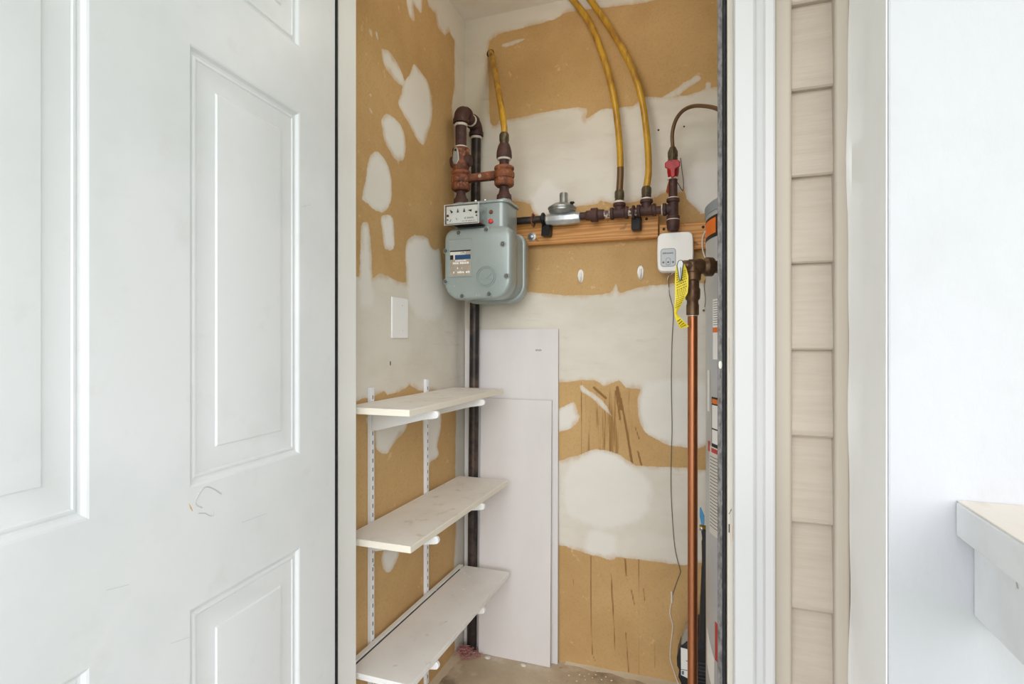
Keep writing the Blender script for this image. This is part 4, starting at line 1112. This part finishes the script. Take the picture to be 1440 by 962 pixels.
b = MB(); b.tube(curve([PY(945, 836, YC), PY(944, 848, YC), PY(942, 862, YC), PY(946, 880, YC), PY(943.5, 905, YC), PY(942.5, 925, YC), PY(948, 945, YC), PY(954, 962, YC - .01), PY(958, 972, YC - .02)], 6), .0018, 6); b.build('lower_cord', 'cord_white', cord)
MB().tube([PY(944.5, 832, YC), PY(944.5, 848, YC)], .0032, 8).build('splice', 'cord_white', cord)
MB().tube(curve([(cx - .004, YW - .012, cz - h_ * .47), PY(939.5, 390, 1.95), PY(940, 398, YC), PY(940.5, 415, YC)], 6), .0018, 6).build('lead', 'cord_white', cord)

# ------------------------------------------------------------------ water heater
HR = .25; HX, HY = .240, 1.60
wh = thing('water_heater', 'grey cylindrical water heater with orange band partly hidden by jamb', 'water heater', (HX, HY, 0))
b = MB(); b.lathe((HX, HY, 0), (0, 0, 1), [(HR - .01, .0), (HR - .01, .03), (HR, .035), (HR, 1.520)], 72); b.build('tank_jacket', 'heater_grey', wh)
b = MB(); b.lathe((HX, HY, 1.516), (0, 0, 1), [(HR + .003, 0), (HR + .003, .024), (HR - .004, .030), (HR - .05, .036), (.06, .04)], 72); b.build('top_lid', 'heater_lid', wh)
def clabel(a0, a1, z0, z1, m, nm, lift=.0008, parent=None, n=14, skew=0.0):
    b = MB(); rows = []
    for k in range(n + 1):
        a = math.radians(a0 + (a1 - a0) * k / n); dz = skew * k / n
        cs = Vector((-math.cos(a), -math.sin(a), 0))
        rows.append([Vector((HX, HY, z0 + dz)) + cs * HR, Vector((HX, HY, z0 + dz)) + cs * (HR + lift), Vector((HX, HY, z1 + dz)) + cs * (HR + lift), Vector((HX, HY, z1 + dz)) + cs * HR])
    b.quadgrid(rows); return b.build(nm, m, parent or wh)
clabel(1, 62, 1.448, 1.504, 'ink', 'band_border', .0006)
clabel(3, 26, 1.458, 1.497, 'label_orange', 'orange_band', .0012)
clabel(28, 60, 1.458, 1.497, 'label_orange', 'orange_band', .0012)
l = clabel(22, 44, zat(505, 1.44), zat(422, 1.44), 'plate_white', 'rating_label', .0008)
clabel(22, 44, zat(468, 1.44), zat(461, 1.44), 'label_orange', 'label_stripe', .0013, l)
b = MB()
for k in range(11):
    z = zat(425 + k * 3.2, 1.44); clabel(23, 43, z - .0016, z, 'ink_grey', 'label_line', .0012, l, 4)
clabel(11.5, 16.5, zat(577, 1.47), zat(520, 1.47), 'plate_white', 'side_label', .0008)
l = clabel(20, 60, zat(626, 1.44), zat(557, 1.44), 'ink', 'warning_label', .0006)
clabel(21, 59, zat(566, 1.44), zat(559.5, 1.44), 'label_orange', 'label_stripe', .0012, l)
clabel(21, 59, zat(600, 1.44), zat(568, 1.44), 'plate_white', 'label_field', .0012, l)
clabel(21, 59, zat(621, 1.44), zat(602, 1.44), 'plate_white', 'label_field', .0012, l)
l = clabel(16, 60, zat(748, 1.44), zat(626, 1.44), 'label_pale', 'instruction_label', .0006)
clabel(20, 40, zat(634, 1.44), zat(628, 1.44), 'label_red', 'label_stripe', .0012, l)
for k in range(22):
    z = zat(640 + k * 4.6, 1.44); clabel(17.5, 58, z - .0022, z, 'ink_grey', 'label_line', .0010, l, 6)
clabel(13, 17, zat(632, 1.47), zat(618, 1.47), 'label_red', 'label_tab', .0008)
clabel(25, 40, zat(916, 1.44), zat(864, 1.44), 'label_red', 'red_sticker', .0012)
clabel(10, 24, zat(935, 1.46), zat(885, 1.46), 'plate_white', 'energy_label', .0006, skew=-.05)

# relief valve, discharge pipe and warning tag
TX, TY = PY(974, 400, 1.33).x, 1.33
TZ = PY(974, 375, 1.33).z
tp_ = thing('relief_valve', 'tarnished brass relief valve elbow on the side of water heater', 'valve', (TX, TY, TZ))
b = MB(); tdir = Vector((.145, .072, 0)).normalized(); tend = Vector((TX, TY, TZ)) + tdir * .157
b.lathe((TX, TY, TZ), tdir, [(.014, -.012), (.0165, 0), (.0185, .012), (.0185, .020), (.0160, .024), (.0175, .028), (.0220, .032), (.0220, .046), (.0145, .050), (.0145, .165)], 18); b.build('valve_arm', 'bronze', tp_)
MB().lathe((TX, TY, TZ + .010), (0, 0, -1), [(.015, 0), (.0165, .006), (.0165, .022), (.0185, .024), (.0185, .040), (.0155, .043)], 18).build('outlet', 'bronze', tp_)
MB().lathe((TX + .002, TY, TZ + .002), (-1, -.1, 0), [(.0150, 0), (.0150, .010), (.0130, .012), (.0130, .022), (.010, .026)], 14).build('spring_bonnet', 'bronze', tp_)
lv = [PY(953, 368, 1.283), PY(956, 365.5, 1.283), PY(960, 366, 1.283), PY(962, 371, 1.283), PY(960.5, 379, 1.283), PY(959, 394, 1.283), PY(955.5, 396, 1.283), PY(953, 382, 1.283), PY(951.5, 374, 1.283)]
MB().prism(lv, (0, -.005, 0)).build('test_lever', 'steel_dark', tp_, bevel=.002, label='shiny steel test lever')
MB().prism([PY(956.4, 376, 1.276), PY(957.8, 376, 1.276), PY(957.6, 393, 1.276), PY(956.6, 393, 1.276)], (0, .004, 0)).build('lever_slot', 'ink_grey', tp_, smooth=False)

dp = thing('discharge_pipe', 'upright copper discharge pipe running down in front of water heater', 'pipe', (TX, TY, 0))
MB().cyl((TX, TY, .12), (TX, TY, TZ - .085), .0111, 24).build('copper_tube', 'copper', dp)
MB().lathe((TX, TY, TZ - .088), (0, 0, 1), [(.0118, -.024), (.0140, -.022), (.0140, .0), (.0128, .003), (.0128, .010), (.0160, .014), (.0168, .024), (.0168, .036), (.0145, .040), (.0145, .056)], 20).build('adapter', 'bronze', dp)
MB().lathe((TX, TY, TZ - .1135), (0, 0, 1), [(.0114, 0), (.0126, .001), (.0122, .003)], 20).build('solder_joint', 'zinc_bright', dp)

tg = thing('warning_tag', 'folded yellow printed warning tag hanging from the relief valve', 'tag', (TX - .02, 1.30, TZ - .06))
L_ = [(951.0, 372, 1.308), (949.5, 384, 1.304), (949.0, 396, 1.300), (949.5, 410, 1.298), (949.5, 418, 1.296), (948.5, 430, 1.294), (948.0, 441, 1.292), (950.0, 449, 1.298), (954.5, 459, 1.304), (957.5, 462.5, 1.306)]
R_ = [(961.5, 370, 1.306), (965.5, 378, 1.300), (968.0, 388, 1.296), (968.0, 402, 1.294), (967.0, 412, 1.292), (960.5, 424, 1.298), (951.5, 440.5, 1.302), (956.0, 446, 1.292), (962.0, 452, 1.288), (969.0, 459, 1.286)]
b = MB(); rows = []
for (a, c) in zip(L_, R_):
    p, q = PY(*a), PY(*c); rows.append([p, p.lerp(q, .5) + Vector((0, -.002, 0)), q])
b.quadgrid(rows); rows2 = [[v + Vector((0, .0006, 0)) for v in r] for r in rows]; b.quadgrid(rows2)
to = b.build('tag_sheet', 'tag_yellow', tg, angle=60)
rnd = random.Random(21); b = MB()
def on_tag(f, g):
    i = min(int(f), len(L_) - 2); t = f - i
    p0, q0, p1, q1 = PY(*L_[i]), PY(*R_[i]), PY(*L_[i + 1]), PY(*R_[i + 1])
    a = p0.lerp(p1, t); c = q0.lerp(q1, t); return a.lerp(c, g) + Vector((0, -.0026 - .001 * (1 - abs(2 * g - 1)), 0))
k = 1.1
while k < 5.4:
    g = .12
    while g < .86:
        w = rnd.uniform(.05, .14)
        b.poly([on_tag(k, g), on_tag(k, min(g + w, .9)), on_tag(k + .10, min(g + w, .9)), on_tag(k + .10, g)]); g += w + .05
    k += .26
for k in (7.3, 7.7, 8.1, 8.5):
    b.poly([on_tag(k, .15), on_tag(k, .85), on_tag(k + .15, .85), on_tag(k + .15, .15)])
b.build('tag_lettering', 'tag_ink', to, smooth=False)

# white tie cords by the heater
b = MB(); b.tube(curve([PY(992.5, 324, 1.93), PY(988, 335, 1.935), PY(988, 350, 1.935), PY(991, 361, 1.935), PY(994, 366, 1.93)], 6), .0022, 6)
tag(b.build('loop_cord', 'cord_white'), 'white cord loop hanging beside the orange heater band', 'cord')
b = MB(); b.tube(curve([PY(993, 392, 1.97), PY(990, 400, 1.972), PY(992, 420, 1.972), PY(991, 432, 1.972)], 6), .0013, 6); b.ball(PY(989.5, 436.5, 1.972), .004, 8, 6)
tag(b.build('wall_wire', 'cord_dark'), 'short stray wire on the wall between copper pipe and heater', 'wire')

# blue ball valve with black hose, and the black pump on the floor
bv = thing('blue_valve', 'brass hose valve with blue lever low beside the water heater', 'valve', PY(990, 742, 1.80))
pv = PY(988, 742, 1.80)
MB().lathe(pv + Vector((-.004, 0, 0)), (1, 0, 0), [(.005, -.006), (.009, -.004), (.009, .006), (.0075, .008), (.0075, .022), (.010, .024), (.010, .030)], 10).build('body', 'brass', bv)
MB().prism([PY(984.0, 714, 1.795), PY(985.6, 713, 1.795), PY(990.6, 725, 1.795), PY(990.4, 738, 1.795), PY(986.4, 738, 1.795), PY(983.8, 726, 1.795)], (0, -.004, 0)).build('lever', 'valve_blue', bv, bevel=.001)
MB().lathe(pv + Vector((-.002, -.009, 0)), (0, -1, 0), [(.006, 0), (.006, .004), (.003, .006)], 8).build('lever_nut', 'steel', bv)
tag(MB().tube(curve([PY(990.5, 745, 1.80), PY(992, 762, 1.80), PY(992.5, 800, 1.80), PY(991.0, 840, 1.805), PY(990, 880, 1.81), PY(989.5, 900, 1.81)], 6), [.0095] * 6 + [.0115] * 6 + [.013] * 6 + [.0135] * 6 + [.014] * 7, 12).build('black_hose', 'hose_black'),
    'thick black hose running down from the blue valve', 'hose')
q0 = PY(956, 960, 1.85); q1 = PY(999, 960, 1.85)
pm = thing('utility_pump', 'small black ribbed pump with white label standing on floor by heater', 'pump', ((q0.x + q1.x) / 2, 1.87, 0))
def pp(px, py, Y=1.832): return PY(px, py, Y)
zt_ = pp(985, 882).z
xa, xb = pp(977, 900).x, pp(999, 900).x
ol = [(xa, .001), (xb, .001), (xb, zt_ - .03), (xb - .008, zt_ - .006), (xb - .022, zt_), (xa + .008, zt_ + .002), (xa, zt_ - .006)]
MB().prism([(x, 1.832, z) for x, z in ol], (0, .085, 0)).build('motor_housing', 'pump_black', pm, bevel=.004)
for k in range(14):
    z = .02 + k * .0115
    MB().box(xa + .004, xb - .006, 1.828, 1.834, z, z + .006).build('cooling_rib', 'pump_black', pm, smooth=False, bevel=.0015)
xl = pp(951.5, 925).x
ol = [pp(956, 912), pp(951.6, 926), pp(952.0, 938), pp(955, 944), pp(953.5, 954), pp(957.5, 962), pp(961, 985)]
ol = [(v.x, max(v.z, .002)) for v in ol] + [(ol[-1].x, .001), (xa + .002, .001), (xa + .002, pp(970, 905).z), (pp(966, 903).x, pp(966, 903).z)]
MB().prism([(x, 1.836, z) for x, z in ol], (0, .075, 0)).build('side_housing', 'pump_black', pm, bevel=.003)
ol = [pp(957, 910), pp(959, 900), pp(963, 890), pp(968, 883), pp(977.5, 880), pp(977.5, 905)]
MB().prism([(v.x, 1.840, v.z) for v in ol], (0, .06, 0)).build('clear_hood', 'pump_clear', pm, bevel=.004)
a_, c_ = pp(957.2, 911.5), pp(966.5, 953.5)
lb = MB().prism([(a_.x, 1.8352, a_.z), (a_.x + .024, 1.8352, a_.z - .002), (a_.x + .024, 1.8352, c_.z - .004), (a_.x + .001, 1.8352, c_.z + .004)], (0, .001, 0)).build('label_sticker', 'plate_white', pm, smooth=False)
b = MB(); b.box(a_.x + .003, a_.x + .010, 1.8347, 1.8352, c_.z + .006, c_.z + .018); b.box(a_.x + .0008, a_.x + .024, 1.8347, 1.8352, c_.z + .021, c_.z + .023)
glyphs(b, a_.x + .012, a_.x + .022, c_.z + .05, .004, 1.8352, random.Random(2)); b.build('sticker_print', 'ink_grey', lb, smooth=False)
MB().ball(pp(988.5, 893.5, 1.829), .003, 8, 6).build('screw', 'steel', pm)
MB().tube(curve([pp(997, 895, 1.825), pp(996, 910, 1.82), pp(995, 930, 1.82), pp(996.5, 950, 1.825), pp(998, 965, 1.83)], 5), .0022, 8).build('bail_wire', 'steel', pm)

# ------------------------------------------------------------------ added fill lamp: invented ceiling fixture above the frame, brightens the closet
LX, LY = -.36, 1.50
lp = thing('added_fill_lamp', 'added globe fill lamp on the closet ceiling, out of view', 'lamp', (LX, LY, ZC))
MB().lathe((LX, LY, ZC - .0005), (0, 0, -1), [(.060, 0), (.060, .008), (.045, .022), (.036, .030)], 24).build('fill_lamp_base', 'plastic_white', lp)
MB().ball((LX, LY, ZC - .100), .070, 24, 14).build('globe', 'fill_lamp_glow', lp)
ld = bpy.data.lights.new('added_fill_light', 'POINT'); ld.energy = 0.9; ld.shadow_soft_size = .075; ld.color = (1.0, .95, .87)
lo = bpy.data.objects.new('added_fill_light', ld); COL.objects.link(lo); lo.location = (LX, LY, ZC - .175 - .075)

# ------------------------------------------------------------------ loose bits
b = MB(); rnd = random.Random(5)
c = Vector((-.862, 1.905, .0))
for k in range(120):
    a = rnd.uniform(0, math.tau); r = rnd.random() ** .8 * .062
    p = Vector((max(c.x + r * math.cos(a) * .8, -.898), c.y + r * math.sin(a) * .6, rnd.uniform(.002, .03) * (1 - r / .07)))
    pts = [p]
    for j in range(4): pts.append(pts[-1] + Vector((rnd.uniform(-.012, .012), rnd.uniform(-.010, .010), rnd.uniform(-.004, .008))))
    pts = [Vector((max(q.x, -.899), q.y, max(q.z, .002))) for q in pts]
    b.tube(pts, [.0008, .0014, .0013, .001, .0004], 4)
tag(b.build('insulation_scrap', 'insulation_pink'), 'pink fibreglass insulation scrap round the pipe base', 'insulation')

def chip(name, p, r, lab, cat, group, rnd):
    b = MB(); n = 7; h = r * .35
    out = [(p.x + r * rnd.uniform(.55, 1.1) * math.cos(k / n * math.tau), p.y + r * rnd.uniform(.55, 1.1) * math.sin(k / n * math.tau)) for k in range(n)]
    base = [(x, y, p.z) for x, y in out]; tz = [(p.x + (x - p.x) * .7, p.y + (y - p.y) * .7, p.z + h * rnd.uniform(.7, 1.2)) for x, y in out]
    bb = b.quadgrid([base, tz], close_u=True); b.f.append(tuple(range(bb, bb + n))); b.f.append(tuple(range(bb + n, bb + 2 * n)))
    return tag(b.build(name, 'chip_white', smooth=False), lab, cat, group)
def PZ(px, py, Z):
    d = ray(px, py); t = (Z - H) / d.z
    return Vector((d.x * t, d.y * t, Z))
rnd = random.Random(9)
chip('plaster_lump', PZ(686, 925, .0005), .014, 'larger white plaster lump on floor beside the pipe base', 'plaster lump', 'plaster lumps on the floor', rnd)
chip('plaster_lump', PZ(735.5, 936, .0005), .012, 'larger white plaster lump on floor under the drywall offcuts', 'plaster lump', 'plaster lumps on the floor', rnd)
for px, py in ((815, 949), (822, 951), (828, 948), (833, 953), (840, 944), (852, 952), (846, 956), (800, 950), (772, 958), (860, 957), (823, 956), (838, 949), (868, 949), (811, 958)):
    chip('plaster_crumb', PZ(px, py, .0005), rnd.uniform(.0025, .0045), 'tiny white plaster crumb on the concrete floor', 'plaster crumb', 'plaster crumbs on the floor', rnd)
for (px, py) in ((685, 682), (646, 692), (614, 708), (660, 700)):
    chip('plaster_flake', PZ(px, py, .6765), .0035, 'tiny white plaster flake on the middle shelf', 'plaster flake', 'flakes on the middle shelf', rnd)
for (px, py) in ((646, 823), (653, 806), (652, 828), (660, 811), (613, 830)):
    chip('plaster_flake', PZ(px, py, .3388), .0035, 'tiny white plaster flake on the lowest shelf', 'plaster flake', 'flakes on the lowest shelf', rnd)
